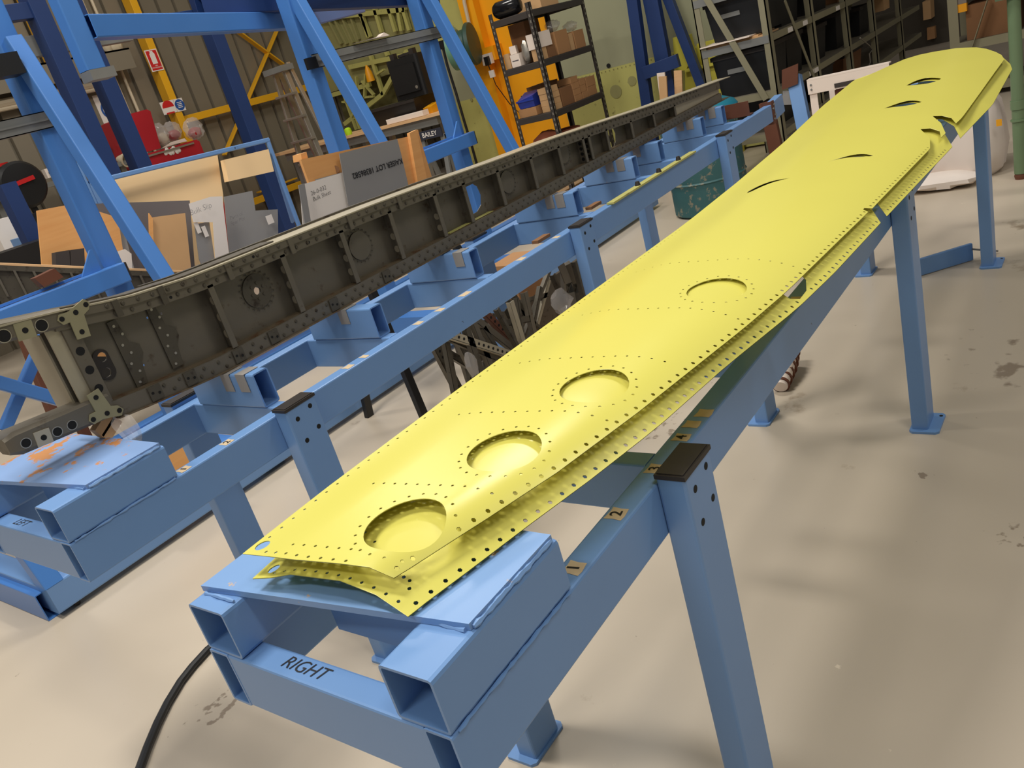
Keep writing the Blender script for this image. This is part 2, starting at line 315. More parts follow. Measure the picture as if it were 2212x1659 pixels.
# ================================================================== STEEL BENCHES
def bench(label, x0, x1, y0, legs, crosses, risers, skew, platemat, word, tapes, rh=0.10, rtop=None):
    W = 0.492; T = 0.047
    b = thing('steel_bench', label, 'bench', (x0, y0+W/2, 0), 'blue steel jig benches')
    for yc in (y0+T/2, y0+W-T/2):
        MB().beam((x0, yc, 0.766), (x1, yc, 0.766), T, 0.10, wall=0.004).build('rail', BLUE, b)
    for i, cx in enumerate([x0+0.022]+list(crosses)):
        MB().beam((cx, y0+T, 0.766), (cx, y0+W-T, 0.766), 0.043, 0.0996, wall=0.004).build('cross_member', BLUE, b)
    for s in (0, 1):
        yc = y0+0.0435 if s == 0 else y0+W-0.0435
        st = MB().beam((x0+0.002, yc, 0.8585), (x0+0.275, yc, 0.8585), 0.087, 0.083, wall=0.004, r=0.006).build('support_tube', BLUE, b)
        ys = y0-0.001 if s == 0 else y0+W+0.001
        for zz in (0.8165,):
            pts = []; rr = []
            for k in range(26):
                pts.append((x0+0.012+0.0102*k, ys+random.uniform(-.001, .001), zz+random.uniform(-.001, .001))); rr.append(random.choice((.0015, .0025, .0032, .003)))
            MB().path(pts, rr, 6).build('weld_bead', BLUE, st)
    # plate with a skewed front edge
    fx0, fx1 = skew
    pl = MB().prism([(fx0, y0+W, 0.9005), (fx1, y0+0.006, 0.9005), (x0+0.270, y0+0.004, 0.9005), (x0+0.270, y0+W, 0.9005)], (0, 0, 0.010)).build('top_plate', platemat, b)
    pts = []; rr = []
    for k in range(22):
        pts.append((fx1+0.004+(x0+0.262-fx1)*k/21, y0+0.004+random.uniform(-.001, .001), 0.903+random.uniform(-.001, .001))); rr.append(random.choice((.003, .0045, .005, .004)))
    MB().path(pts, rr, 6).build('weld_bead', BLUEW, pl)
    for yy, fx in ((y0+0.05, fx1), (y0+W-0.045, fx0)):
        pts = [(fx-0.003-0.004*0, yy-0.038+0.009*k, 0.9015+random.uniform(-.001, .001)) for k in range(9)]
        MB().path(pts, [random.choice((.002, .003, .0035)) for _ in pts], 6).build('weld_bead', BLUEW, pl)
    # channel under the plate
    ch = MB(); ch.box((x0+0.10, y0+0.10, 0.822), (x0+0.104, y0+0.30, 0.9)); ch.box((x0+0.10, y0+0.10, 0.818), (x0+0.15, y0+0.30, 0.822)); ch.box((x0+0.146, y0+0.10, 0.822), (x0+0.15, y0+0.30, 0.9))
    ch.build('stiffening_channel', BLUE, b)
    for lx in legs:
        for s in (0, 1):
            ya, yb = (y0-0.052, y0-0.0005) if s == 0 else (y0+W+0.0005, y0+W+0.052)
            lg = MB().beam((lx+0.051, (ya+yb)/2, 0.006), (lx+0.051, (ya+yb)/2, 0.826), 0.0515, 0.102, up=(1, 0, 0), wall=0.004, r=0.005).build('leg', BLUE, b)
            c = MB(); c.prism([(lx-0.002, ya-0.002, 0.8265), (lx+0.104, ya-0.002, 0.8265), (lx+0.104, yb+0.001, 0.8265), (lx-0.002, yb+0.001, 0.8265)], (0, 0, 0.008))
            c.prism([(lx+0.002, ya+0.002, 0.8345), (lx+0.1, ya+0.002, 0.8345), (lx+0.1, yb-0.003, 0.8345), (lx+0.002, yb-0.003, 0.8345)], (0, 0, 0.002))
            c.build('leg_cap', BLACKP, lg)
            fp = MB(); pa, pb = (ya-0.034, yb+0.006) if s == 0 else (ya-0.006, yb+0.030)
            fp.prism([(lx-0.018, pa+.01, 0), (lx-0.008, pa, 0), (lx+0.11, pa, 0), (lx+0.12, pa+.01, 0), (lx+0.12, pb-.01, 0), (lx+0.11, pb, 0), (lx-0.008, pb, 0), (lx-0.018, pb-.01, 0)], (0, 0, 0.008))
            fp.build('foot_plate', BLUE, lg)
            yo = ya-0.0004 if s == 0 else yb+0.0004; sg = -1 if s == 0 else 1
            for dx, dz in ((0.028, 0.795), (0.078, 0.808), (0.030, 0.730), (0.080, 0.745)):
                MB().cyl((lx+dx, yo-sg*0.004, dz), (lx+dx, yo, dz), 0.0068, n=14).build('bolt_hole', HOLE, lg)
            MB().cyl((lx+0.10, ya-0.022 if s == 0 else yb+0.018, 0.0079), (lx+0.10, ya-0.022 if s == 0 else yb+0.018, 0.0086), 0.006, n=10).build('bolt_hole', HOLE, lg)
    for rx, ra, rb in risers:
        r = MB().beam((rx+0.026, y0+ra, 0.8165+rh/2), (rx+0.026, y0+rb, 0.8165+rh/2), 0.052, rh, wall=0.004, r=0.005).build('riser_block', BLUEW if random.random() < .3 else BLUE, b)
        if rtop:
            for k in range(2):
                if random.random() < 0.75:
                    xx = rx-0.001; yy = y0+ra+0.03+0.07*k+random.uniform(0, .02)
                    MB().obox((xx+0.024, yy, 0.8165+rh+0.0012), (0.056, 0.042, 0), (0, 0, 0), (0, 0, 0)) if 0 else None
                    m = MB(); m.box((xx-0.0015, yy, 0.8165+rh-0.045-0.012*random.random()), (xx, yy+0.042, 0.8165+rh+0.001)); m.box((xx-0.0015, yy, 0.8165+rh+0.001), (xx+0.05, yy+0.042, 0.8165+rh+0.002))
                    m.build('tape_strip', DUCT, r)
    text(word, 0.031, (x0+0.0225, y0+W/2+0.045, 0.8162), (0, -1, 0), (1, 0, 0), INK, b, 'hand_lettering', shear=0.25, bold=-0.0002)
    for tx, ty, s, w_ in tapes:
        a = random.uniform(-.12, .12); hx, hy = w_/2, 0.015
        q = [(tx-hx, ty-hy), (tx-hx*.3, ty-hy*1.1), (tx+hx, ty-hy*.9), (tx+hx*.9, ty), (tx+hx*1.05, ty+hy), (tx+.2*hx, ty+hy*.9), (tx-hx, ty+hy*1.05), (tx-hx*.88, ty)]
        t = MB().prism([(u_, v_, 0.8162) for u_, v_ in q], (0, 0, 0.0005)).build('tape_label', TAPE, b)
        if s: text(s, 0.028, (tx, ty, 0.8168), (1, 0.15, 0), (-0.15, 1, 0), INK, t, 'digit', bold=0.0004)
    return b
B1 = bench('nearest blue steel bench marked RIGHT, carrying the yellow skins', 0.442, 4.92, 0.623, (0.99, 2.632, 4.22), (1.064, 1.60, 2.30, 3.0, 3.7, 4.3, 4.85),
      [(1.60-.026, .10, .20), (2.30-.026, .10, .20), (3.0-.026, .08, .20), (3.7-.026, .08, .20), (4.2, .10, .20)], (0.473, 0.528), BLUEW, 'RIGHT',
      [(0.760, 0.645, '1', 0.030), (0.899, 0.648, '2', 0.032), (1.034, 0.646, '3', 0.030), (1.141, 0.645, '4', 0.026), (1.189, 0.646, '', 0.026), (1.232, 0.640, '', 0.03), (1.75, 0.645, '6', 0.026), (1.80, .645, '', .02)], rh=0.150)
B2 = bench('blue steel bench behind the yellow skins, carrying the grey wing spar', 0.555, 5.08, 1.80, (1.130, 2.664, 4.20), (1.194, 1.658, 2.186, 2.93, 3.516, 3.845, 4.39, 4.696),
      [(1.168, .085, .40), (1.632, .085, .40), (2.16, .095, .42), (2.904, .10, .42), (3.49, .12, .40), (3.819, .14, .40), (4.365, .14, .38), (4.67, .14, .40)], (0.586, 0.641), BLUER, 'LEFT',
      [(0.86, 1.822, '1', .03), (0.99, 1.822, '2', .03), (1.43, 1.822, '', .03), (1.50, 1.824, '', .02), (1.75, 1.822, '', .03), (1.86, 1.82, '', .03), (2.0, 1.822, '', .05), (2.35, 1.822, '', .04), (2.6, 1.822, '', .03), (3.1, 1.822, '', .05)], rtop=True)
# bolted end bracket of the far bench end
e = MB(); e.box((5.08, 1.798, 0.700), (5.13, 1.8035, 0.835)); e.box((5.08, 1.8035, 0.700), (5.085, 1.86, 0.835)); eb = e.build('end_bracket', BROWN, B2)
for dx, dz in ((.015, .73), (.035, .75), (.015, .79), (.035, .81)): MB().cyl((5.08+dx, 1.790, dz), (5.08+dx, 1.798, dz), 0.006, n=8).build('bolt', GALV, eb)
MB().beam((5.131, 1.824, 0.770), (5.30, 1.824, 0.785), 0.05, 0.11, wall=.004).build('rail_extension', BLUE, B2)
e = MB(); e.box((4.80, 1.83, 0.818), (4.806, 2.16, 0.90)); e.box((4.806, 1.83, 0.818), (4.86, 2.16, 0.824)); e.build('rust_angle_bar', BROWN, B2)
# ================================================================== YELLOW WING SKINS
UL = [(.502,1.011),(.661,1.014),(.949,1.006),(1.177,1.006),(1.571,1.008),(2.11,1.010),(2.482,1.022),(3.068,1.055),(3.471,1.084),(3.725,1.102),(4.30,1.122)]
URr = [(.5,.742),(.536,.740),(.593,.723),(.674,.697),(.80,.660),(.988,.622),(1.318,.570),(1.489,.550),(1.784,.530),(2.02,.513),(2.684,.479),(2.936,.460),(3.252,.461),(3.701,.464),(4.005,.465),(4.5,.465)]
LRr = [(.5,.715),(.520,.711),(.613,.688),(.715,.665),(.826,.637),(.999,.602),(1.217,.575),(1.475,.530),(1.661,.512),(2.03,.492),(2.80,.447),(3.258,.418),(3.954,.434),(4.5,.44)]
def zprof(t, zr, zc, zl, w=0.42, ex=2.4):
    t = max(-.05, min(1.05, t))
    q = 1-max(0.0, 1-t/w)**ex
    z = zr+(zc-zr)*q
    if t > 0.62: k = (t-0.62)/0.38; z -= (zc-zl)*k*k*(3-2*k)
    return z
def zu(x, y):
    r = lerp(URr, x); l = lerp(UL, x)
    return zprof((y-r)/(l-r), lerp([(.5, .952), (1.5, .950), (3, .955), (4.5, .960)], x), lerp([(.5, .973), (1.2, .984), (2, .988), (4.5, .992)], x), lerp([(.5, .966), (1, .972), (2, .956), (3, .950), (4.5, .956)], x), lerp([(.5, .2), (1.0, .32), (2, .42)], x))
def zl(x, y):
    r = lerp(LRr, x); l = lerp(UL, x); g = lerp([(.5, .030), (.6, .020), (.8, .0115), (1.02, .0065), (1.44, .004), (2.2, .006), (4.5, .012)], x)
    return zprof((y-r)/(l-r), lerp([(.5, .9165), (.8, .9185), (4.5, .922)], x), lerp([(.5, .973), (1.2, .984), (2, .988), (4.5, .992)], x)-g, lerp([(.5, .930), (.9, .940), (2, .944), (3, .938), (4.5, .942)], x), lerp([(.5, .6), (1.2, .5), (2, .42)], x))
def edge_pts(tab, a, b, st=0.06):
    out = []; x = a; s = st if b > a else -st
    while (x < b-1e-6) if b > a else (x > b+1e-6): out.append((x, lerp(tab, x))); x += s
    return out
def skin(name, label, outline, rivets, bigs, zf, rr=.0032):
    small = []
    for cx, cy, r in rivets:
        c = circ(cx, cy, r)
        if all(inside(q, outline) for q in circ(cx, cy, r+.0012)): small.append((cx, cy, r))
    keep = []
    for s in small:
        if all((s[0]-k[0])**2+(s[1]-k[1])**2 > .009**2 for k in keep) and not any(inside(q, g) for g in bigs for q in circ(s[0], s[1], s[2]+.002)): keep.append(s)
    holes = [circ(*s) for s in keep]+bigs
    extra = []; x = .49
    import bisect
    ks = sorted(keep); kx = [k[0] for k in ks]
    while x < 4.5:
        y = .40
        while y < 1.14:
            p = (x+random.uniform(-.002, .002), y+random.uniform(-.001, .001))
            if inside(p, outline) and not any(inside(p, g) for g in bigs):
                i = bisect.bisect_left(kx, p[0]-.008); j = bisect.bisect_right(kx, p[0]+.008)
                if all((p[0]-k[0])**2+(p[1]-k[1])**2 > .0065**2 for k in ks[i:j]): extra.append(p)
            y += .016
        x += .028
    mb = cdt_sheet(outline, holes, extra, lambda a, b: V((a, b, zf(a, b))), 0.0016, (0, 0, 1))
    nv = len(mb.v)//2; nn = []
    for p in mb.v[:nv]:
        e = .004; nn.append(V((-(zf(p.x+e, p.y)-zf(p.x-e, p.y))/(2*e), -(zf(p.x, p.y+e)-zf(p.x, p.y-e))/(2*e), 1)).normalized())
    o = solo(mb, name, YEL, label, 'wing skin', 'yellow wing skins', angle=40)
    o.data.normals_split_custom_set_from_vertices([tuple(n_) for n_ in nn]+[tuple(-n_) for n_ in nn])
    return o
tipU = [(4.005,.465),(4.10,.485),(4.174,.514),(4.27,.56),(4.341,.607),(4.42,.70),(4.46,.80),(4.462,.86),(4.44,.92),(4.411,.978),(4.37,1.045),(4.33,1.118)]
cut1 = [(2.566,.486),(2.665,.503),(2.758,.545),(2.774,.520),(2.751,.492),(2.688,.4785)]
cut2 = [(2.740,.4748),(2.843,.503),(2.929,.541),(2.935,.515),(2.915,.486),(2.860,.4657)]
frontU = [(.502,1.011),(.504,.95),(.507,.89),(.517,.814),(.525,.77),(.533,.741)]
ou = list(frontU)+edge_pts(URr, .56, 1.965)+[(1.985,.516),(1.99,.528),(2.003,.528),(2.012,.513)]+edge_pts(URr, 2.06, 2.55)+cut1+cut2+edge_pts(URr, 2.92, 4.0)+tipU+edge_pts(UL, 4.28, .53)
riv = []
def along(tab, a, b, pitch, off, r):
    x = a
    while x < b: riv.append((x, lerp(tab, x)+off, r)); x += pitch
along(URr, .545, 2.64, .0235, .0068, .0034); along(UL, .52, 2.0, .0237, -.012, .0026)
for yy in range(11): riv.append((lerp([(.73,.527),(.77,.523),(.814,.519),(.89,.511),(1.0,.507)], .765+.0225*yy)+.004, .765+.0225*yy, .0028))
HB = [(.613,.785,.0575),(.807,.752,.0575),(1.018,.714,.0575),(1.437,.668,.0575)]
for cx, cy, r in HB:
    for k in range(20): riv.append((cx+(r+.012)*math.cos(k*math.pi/10), cy+(r+.012)*math.sin(k*math.pi/10), .0026))
for xa, ya, xb, yb, n in ((.533,.93,.558,.715,11),(.690,.92,.718,.668,13),(.907,.92,.938,.65,13),(1.112,.93,1.131,.64,14),(1.350,.93,1.331,.565,17),(1.62,.94,1.60,.57,17)):
    for k in range(n): riv.append((xa+(xb-xa)*k/(n-1), ya+(yb-ya)*k/(n-1), .0025))
bigs = [circ(cx, cy, r, 40, 0) for cx, cy, r in HB]+[circ(.5245, .9925, .0115, 16, 0)]
def lens(x0, y0, x1, y1, bow, wdt, heavy=0.5, n=14):
    A = V((x0, y0)); B = V((x1, y1)); d = B-A; nn = V((-d.y, d.x)).normalized()
    if nn.x < 0: nn = -nn
    up = []; dn = []
    for k in range(1, n):
        t = k/n; c = A+d*t+nn*bow*4*t*(1-t); h = wdt*(math.sin(math.pi*t**(math.log(.5)/math.log(heavy))))**0.8
        up.append(tuple(c+nn*h/2)); dn.append(tuple(c-nn*h/2))
    return [tuple(A)]+up+[tuple(B)]+dn[::-1]
SLOTS = [lens(2.215,.888,2.285,.785,.018,.036,.28), lens(2.415,.723,2.440,.604,.026,.036,.7), lens(3.147,.731,3.168,.614,.016,.095,.62), lens(3.578,.742,3.61,.626,.012,.15,.55)]
bigs += SLOTS
SK1 = skin('wing_skin', 'upper yellow primed wing skin with four round hand holes, lying on top', ou, riv, bigs, zu)
tipL = [(3.954,.434),(4.05,.450),(4.151,.482),(4.24,.53),(4.30,.59),(4.36,.70),(4.39,.85),(4.37,.95),(4.33,1.05),(4.28,1.115)]
cutA = [(1.995,.494),(2.06,.530),(2.10,.552),(2.125,.545),(2.10,.525),(2.045,.4911)]
cutB = [(2.700,.4529),(2.82,.495),(2.93,.545),(2.955,.52),(2.90,.478),(2.80,.447)]
frontL = [(.494,1.000),(.500,.96),(.508,.925),(.517,.831),(.517,.767),(.511,.712)]
ol = list(frontL)+edge_pts(LRr, .54, 1.97)+cutA+edge_pts(LRr, 2.08, 2.68)+cutB+edge_pts(LRr, 2.86, 3.93)+tipL+[(x_, y_-.004) for x_, y_ in edge_pts(UL, 4.24, .53)]
riv = []
along(LRr, .532, 2.66, .0235, .0075, .0034)
for yy in range(12): riv.append((lerp([(.70,.516),(.77,.521),(.831,.521),(.925,.513),(1.0,.500)], .735+.021*yy)+.004, .735+.021*yy, .0028))
for k in range(7): riv.append((.555+.012*k, .742-.0*k+.03*k, .0028))
riv += [(.545, .735, .003), (.556, .752, .003)]
bigsL = [lens(2.20,.896,2.275,.775,.018,.075,.35), lens(2.40,.735,2.430,.595,.026,.075,.6), lens(3.12,.745,3.15,.605,.016,.16,.55), lens(3.54,.755,3.58,.616,.012,.22,.5)]+[circ(.518, .978, .0095, 14, 0), [(1.495,.548),(1.51,.5345),(1.55,.5335),(1.59,.545),(1.615,.572),(1.60,.60),(1.56,.605),(1.515,.595)]]
SK2 = skin('wing_skin', 'lower yellow primed wing skin, beneath the upper skin on the near bench', ol, riv, bigsL, zl)
# ================================================================== GREY WING SPAR ON THE FAR BENCH
YF, YW = 2.02, 2.062
TOPZ = [(.70,1.262),(.83,1.246),(1.0,1.213),(1.2,1.196),(1.53,1.189),(1.9,1.180),(2.25,1.166),(2.6,1.148),(3.0,1.134),(3.4,1.113),(4.0,1.078),(4.67,1.047),(5.06,1.031)]
BOTZ = [(.70,.957),(.80,.952),(.94,.938),(1.16,.9192),(1.5,.9192),(5.06,.9192)]
spar = thing('wing_spar', 'long grey aluminium wing spar resting on the far blue bench', 'wing spar', (2.8, 2.06, 0.9165))
def strip(fa, fb, ya, yb, xs):
    "solid bar along x; fa/fb give lower and upper z"
    mb = MB(); n = len(xs); vs = []
    for x in xs: vs += [(x, ya, fa(x)), (x, yb, fa(x)), (x, yb, fb(x)), (x, ya, fb(x))]
    fs = []
    for i in range(n-1):
        a = 4*i; b = a+4
        fs += [(a, b, b+3, a+3), (a+1, a+2, b+2, b+1), (a, a+1, b+1, b), (a+3, b+3, b+2, a+2)]
    fs += [(0, 3, 2, 1), (4*n-4, 4*n-3, 4*n-2, 4*n-1)]
    return mb.add(vs, fs)
def xr(a, b, st=.08):
    n = max(1, int((b-a)/st)); return [a+(b-a)*i/n for i in range(n+1)]
tz = lambda x: lerp(TOPZ, x); bz = lambda x: lerp(BOTZ, x)
# web with real openings
op1 = [(2.425,1.092),(2.49,1.092),(2.512,1.075),(2.52,1.04),(2.505,1.005),(2.47,.987),(2.425,.985)]
op2 = [(3.545,1.015),(3.565,1.055),(3.60,1.064),(3.635,1.05),(3.648,1.02),(3.635,.985),(3.60,.962),(3.56,.975)]
webh = [circ(.907,1.093,.0125,16), circ(.900,1.054,.0125,16), op1, op2]
for px_, py_ in ((964,1.148),(.978,1.118),(.985,1.075),(.997,1.028),(1.06,1.135),(1.075,1.11),(.975,1.02),(.96,1.15),(1.094,1.155),(1.10,1.13)): webh.append(circ(px_ if px_ < 10 else .955, py_, .0032, 8))
webh.append(circ(1.400,1.077,.012,14))
wout = [(x, bz(x)+.006) for x in xr(.80, 4.9, .2)]+[(x, tz(x)-.008) for x in reversed(xr(.80, 4.9, .2))]
cdt_sheet(wout, webh, [], lambda a, b: V((a, YW, b)), .003, (0, -1, 0)).build('web', SPAR, spar)
m = MB(); ob = [(.9035+.021*math.cos(a_), 1.0935+.021*math.sin(a_)) if math.sin(a_) > 0 else (.9035+.021*math.cos(a_), 1.0535+.021*math.sin(a_)) for a_ in [2*math.pi*k/24 for k in range(24)]]
cdt_sheet(ob, [circ(.907,1.093,.0125,16), circ(.900,1.054,.0125,16)], [], lambda a, b: V((a, YW-.004, b)), .002, (0, -1, 0)).build('oblong_doubler', BLACKP, spar)
# caps
strip(lambda x: tz(x)-.048, lambda x: tz(x)-.004, YF, YF+.010, xr(.82, 4.9)).build('upper_cap', SPAR, spar)
strip(lambda x: tz(x)-.024, lambda x: tz(x)-.004, YF-.006, YF, xr(.86, 3.0)).build('cap_doubler', SPAR, spar)
strip(lambda x: tz(x)-.004, lambda x: tz(x), YF-.008, YF+.085, xr(.70, 5.06)).build('top_flange', SPARL, spar)
strip(lambda x: tz(x)+.0005, lambda x: tz(x)+.004, YF+.015, YF+.08, xr(.78, 1.5)).build('top_shim', SPARD, spar)
strip(lambda x: tz(x)+.0005, lambda x: tz(x)+.007, YF+.085, YF+.10, xr(1.1, 2.4)).build('piano_hinge', SPARD, spar)
strip(lambda x: bz(x)+.003, lambda x: bz(x)+.046, YF, YF+.010, xr(.86, 4.9)).build('lower_cap', SPAR, spar)
strip(lambda x: bz(x)+.043, lambda x: bz(x)+.048, YF+.010, YW, xr(.86, 4.9)).build('lower_ledge', RUSTY, spar)
strip(lambda x: bz(x), lambda x: bz(x)+.003, YF-.008, YF+.085, xr(.86, 5.0)).build('bottom_flange', RUSTY, spar)
for xa, xb in ((2.40, 2.53), (2.25, 2.38)): strip(lambda x: bz(x)+.0485, lambda x: bz(x)+.050, YF+.012, YW-.004, [xa, xb]).build('primed_pad', CHROM, spar)
strip(lambda x: bz(x)+.01, lambda x: tz(x)-.012, YF+.012, YF+.016, xr(4.27, 4.9)).build('end_skin', SPARL, spar)
# stiffeners: L angles between the caps
for i, sx in enumerate((1.245,1.505,1.75,1.98,2.22,2.39,2.61,2.85,3.07,3.28,3.335,3.50,3.75,4.0,4.26)):
    za, zb = bz(sx)+.049, tz(sx)-.049; m = MB()
    m.box((sx, YF+.004, za), (sx+.004, YW-.001, zb)); m.box((sx-.014, YF, za), (sx+.004, YF+.004, zb+.008))
    so = m.build('stiffener', SPAR, spar)
    if i < 5:
        for k in range(3 if i < 3 else 2):
            zz = za+(zb-za)*(.22+.28*k); MB().cyl((sx-.0012, (YF+YW)/2+.004, zz), (sx, (YF+YW)/2+.004, zz), .012, n=14).build('pressed_dimple', SPARL, so)
    if i in (9, 10):
        for k in range(4):
            zz = za+(zb-za)*(.15+.23*k); MB().cyl((sx-.001, (YF+YW)/2+.004, zz), (sx, (YF+YW)/2+.004, zz), .008, n=12).build('lightening_hole', HOLE, so)
# inspection discs with rivet rings
for cx, cz, r in ((1.400,1.077,.050),(1.835,1.066,.047),(2.70,1.040,.045),(3.15,1.045,.044)):
    m = MB(); hh = [circ(cx, cz, .012, 14)] if cx < 1.5 else []
    d = cdt_sheet(circ(cx, cz, r, 36), hh, [], lambda a, b: V((a, YW-.005, b)), .0018, (0, -1, 0)).build('inspection_disc', SPARD if cx < 1.5 else SPAR, spar)
    rv = MB()
    for k in range(20):
        a = k*math.pi/10; q = V((cx+(r+.007)*math.cos(a), YW-.0045, cz+(r+.007)*math.sin(a))); rv.cyl(q, q+V((0, -.0015, 0)), .0032, .0025, n=6)
    if cx < 1.5:
        for k in range(6):
            a = k*math.pi/3+.3; q = V((cx+.023*math.cos(a), YW-.0068, cz+.023*math.sin(a))); rv.cyl(q, q+V((0, -.0012, 0)), .004, n=7)
    ro = rv.build('rivet_ring', SPARD, d); ro['kind'] = 'stuff'
# rivet rows on caps
rv = MB(); x = .95
while x < 4.6:
    s = 1 if x < 2.6 else .75
    for dz, dx in ((-.014, 0), (-.037, .02)):
        q = V((x+dx+random.uniform(-.004, .004), YF-.006 if (dz > -.024 and x < 3.0) else YF, tz(x)+dz)); rv.cyl(q+V((0, .0005, 0)), q+V((0, -.004, 0)), .0062*s, .0045*s, n=8)
    for dz, dx in ((.034, .01), (.014, .03)):
        q = V((x+dx+random.uniform(-.004, .004), YF, bz(x)+dz)); rv.cyl(q, q+V((0, -.0035, 0)), .0055*s, .004*s, n=8)
    x += .042
r_ = rv.build('rivet_row', SPARD, spar); r_['kind'] = 'stuff'
hb = MB(); x = 1.05
while x < 4.0:
    for dz in (-.014, -.037):
        if random.random() < .35:
            q = V((x, YF-.0065 if (dz > -.024 and x < 3.0) else YF-.0005, tz(x)+dz)); hb.cyl(q+V((0, .001, 0)), q+V((0, -.0006, 0)), .0042, n=8)
    x += .07
h_ = hb.build('bolt_holes', HOLE, spar); h_['kind'] = 'stuff'
# cap splice plates
for sx, za, zb in ((.965, -.046, -.004), (1.09, -.05, -.002), (1.30, -.05, -.004), (1.53, -.05, -.004), (1.78, -.05, -.004), (2.02, -.05, -.004)):
    m = MB(); m.box((sx, YF-.0105, tz(sx)+za), (sx+.016, YF-.006, tz(sx)+zb)); m.build('splice_clip', SPAR if sx > 1.2 else SPARD, spar)
for sx in (.955, 1.06, 1.22, 1.35, 1.6, 1.85):
    m = MB(); m.box((sx, YF-.005, bz(sx)+.006), (sx+.035, YF-.0005, bz(sx)+.044)); c = m.build('splice_plate', SPARD, spar)
    for k in (.25, .75): MB().cyl((sx+.035*k, YF-.0058, bz(sx)+.03-.012*k), (sx+.035*k, YF-.0048, bz(sx)+.03-.012*k), .004, n=8).build('bolt_hole', HOLE, c)
# root end: end post, lugs and T fittings
m = MB(); m.box((.795, YW-.001, 1.0), (.80, YW+.10, 1.20)); m.box((.80, YF+.012, .985), (.835, YF+.018, 1.21)); m.build('end_post', SPARL, spar)
ep = strip(lambda x: .985, lambda x: 1.20, YF+.003, YF+.012, [.832, .868]).build('root_angle', SPAR, spar)
for k in range(3): MB().cyl((.850, YF+.0025, 1.035+.05*k), (.850, YF+.0035, 1.035+.05*k), .011, n=12).build('lightening_hole', HOLE, ep)
for sx in (.965, 1.075):
    m = MB(); m.prism([(sx-.012, YW-.0035, .985), (sx+.02, YW-.0035, .985), (sx+.028, YW-.0035, 1.04), (sx+.042, YW-.0035, 1.06), (sx+.042, YW-.0035, 1.085), (sx+.02, YW-.0035, 1.10), (sx+.012, YW-.0035, 1.165), (sx-.012, YW-.0035, 1.165)], (0, -.0025, 0))
    d = m.build('web_doubler', SPARD, spar); b_ = MB()
    for k in range(7): b_.cyl((sx+.004*(k % 2)*3, YW-.006, .995+.026*k), (sx+.004*(k % 2)*3, YW-.0075, .995+.026*k), .0038, n=8)
    b_.build('bright_rivet', ALU, d)['kind'] = 'stuff'
def lug(xa, xb, z0a, z1a, z0b, z1b, chamfer):
    ya, yb = YF-.004, YF+.075; m = MB(); c = .014
    def sec(x, z0, z1, k): return [(x, ya+k, z0), (x, ya, z0+k), (x, ya, z1-k), (x, ya+k, z1), (x, yb-k, z1), (x, yb, z1-k), (x, yb, z0+k), (x, yb-k, z0)]
    secs = [sec(xa, z0a, z1a, c*.7), sec(xb, z0b, z1b, .006)]
    if chamfer: secs.insert(0, [(xa-.022, (ya+yb)/2+(q[1]-(ya+yb)/2)*.72, (z0a+z1a)/2+(q[2]-(z0a+z1a)/2)*.68) for q in secs[0]])
    vs = sum(secs, []); fs = []
    for j in range(len(secs)-1):
        for i in range(8): fs.append((j*8+i, (j+1)*8+i, (j+1)*8+(i+1) % 8, j*8+(i+1) % 8))
    fs += [tuple(range(8)), tuple(reversed(range(len(vs)-8, len(vs))))]
    fs = [tuple(reversed(f)) for f in fs]
    return m.add(vs, fs)
lo = lug(.632, .86, .976, 1.034, .957, 1.016, True).build('attachment_lug', SPAR, spar)
up = lug(.44, .85, 1.258, 1.318, 1.200, 1.246, True).build('attachment_lug', SPAR, spar)
for l, pts in ((lo, ((.645,.999,.0105),(.716,.989,.0105),(.752,.987,.0105))), (up, ((.711,1.236,.014),(.794,1.226,.0135)))):
    for hx, hz, r in pts:
        MB().cyl((hx, YF-.0035, hz), (hx, YF-.0046, hz), r, n=18).build('bolt_hole', HOLE, l)
        MB().lathe((hx, YF-.004, hz), (0, -1, 0), [(r, 0), (r+.002, 0), (r+.002, .0014), (r, .0014)], 18, cap=False).build('hole_rim', ALU, l)
for l, hx, hz, s, mt in ((up, .756, 1.230, .020, GREENT), (lo, .683, .992, .0175, M('pale_tag', (176, 168, 150), .5))):
    t = MB().obox((hx, YF-.0055, hz), (2*s, 0, -.25*s), (0, .003, 0), (.25*s, 0, 2*s)).build('square_washer', mt, l)
    MB().cyl((hx, YF-.0068, hz), (hx, YF-.0076, hz), .0068, n=14).build('bolt_hole', HOLE, t)
def tfit(cx, cz, sg):
    y = YF-.0045; q = []
    a = [(-.042, .000), (-.034, .012), (-.012, .010), (.034, .024), (.045, .012), (.036, -.003), (.020, -.010), (.012, -.062), (-.020, -.058), (-.018, -.014), (-.034, -.014)]
    m = MB().prism([(cx+u_, y, cz+sg*v_) for u_, v_ in a], (0, -.004, 0)).build('tee_fitting', GREENT, spar)
    for u_, v_ in ((-.032, 0), (.004, .002), (.034, .010), (-.003, -.045)):
        MB().cyl((cx+u_, y-.0038, cz+sg*v_), (cx+u_, y-.005, cz+sg*v_), .0062, n=12).build('bolt_hole', HOLE, m)
tfit(.872, 1.222, 1); tfit(.832, .976, -1)
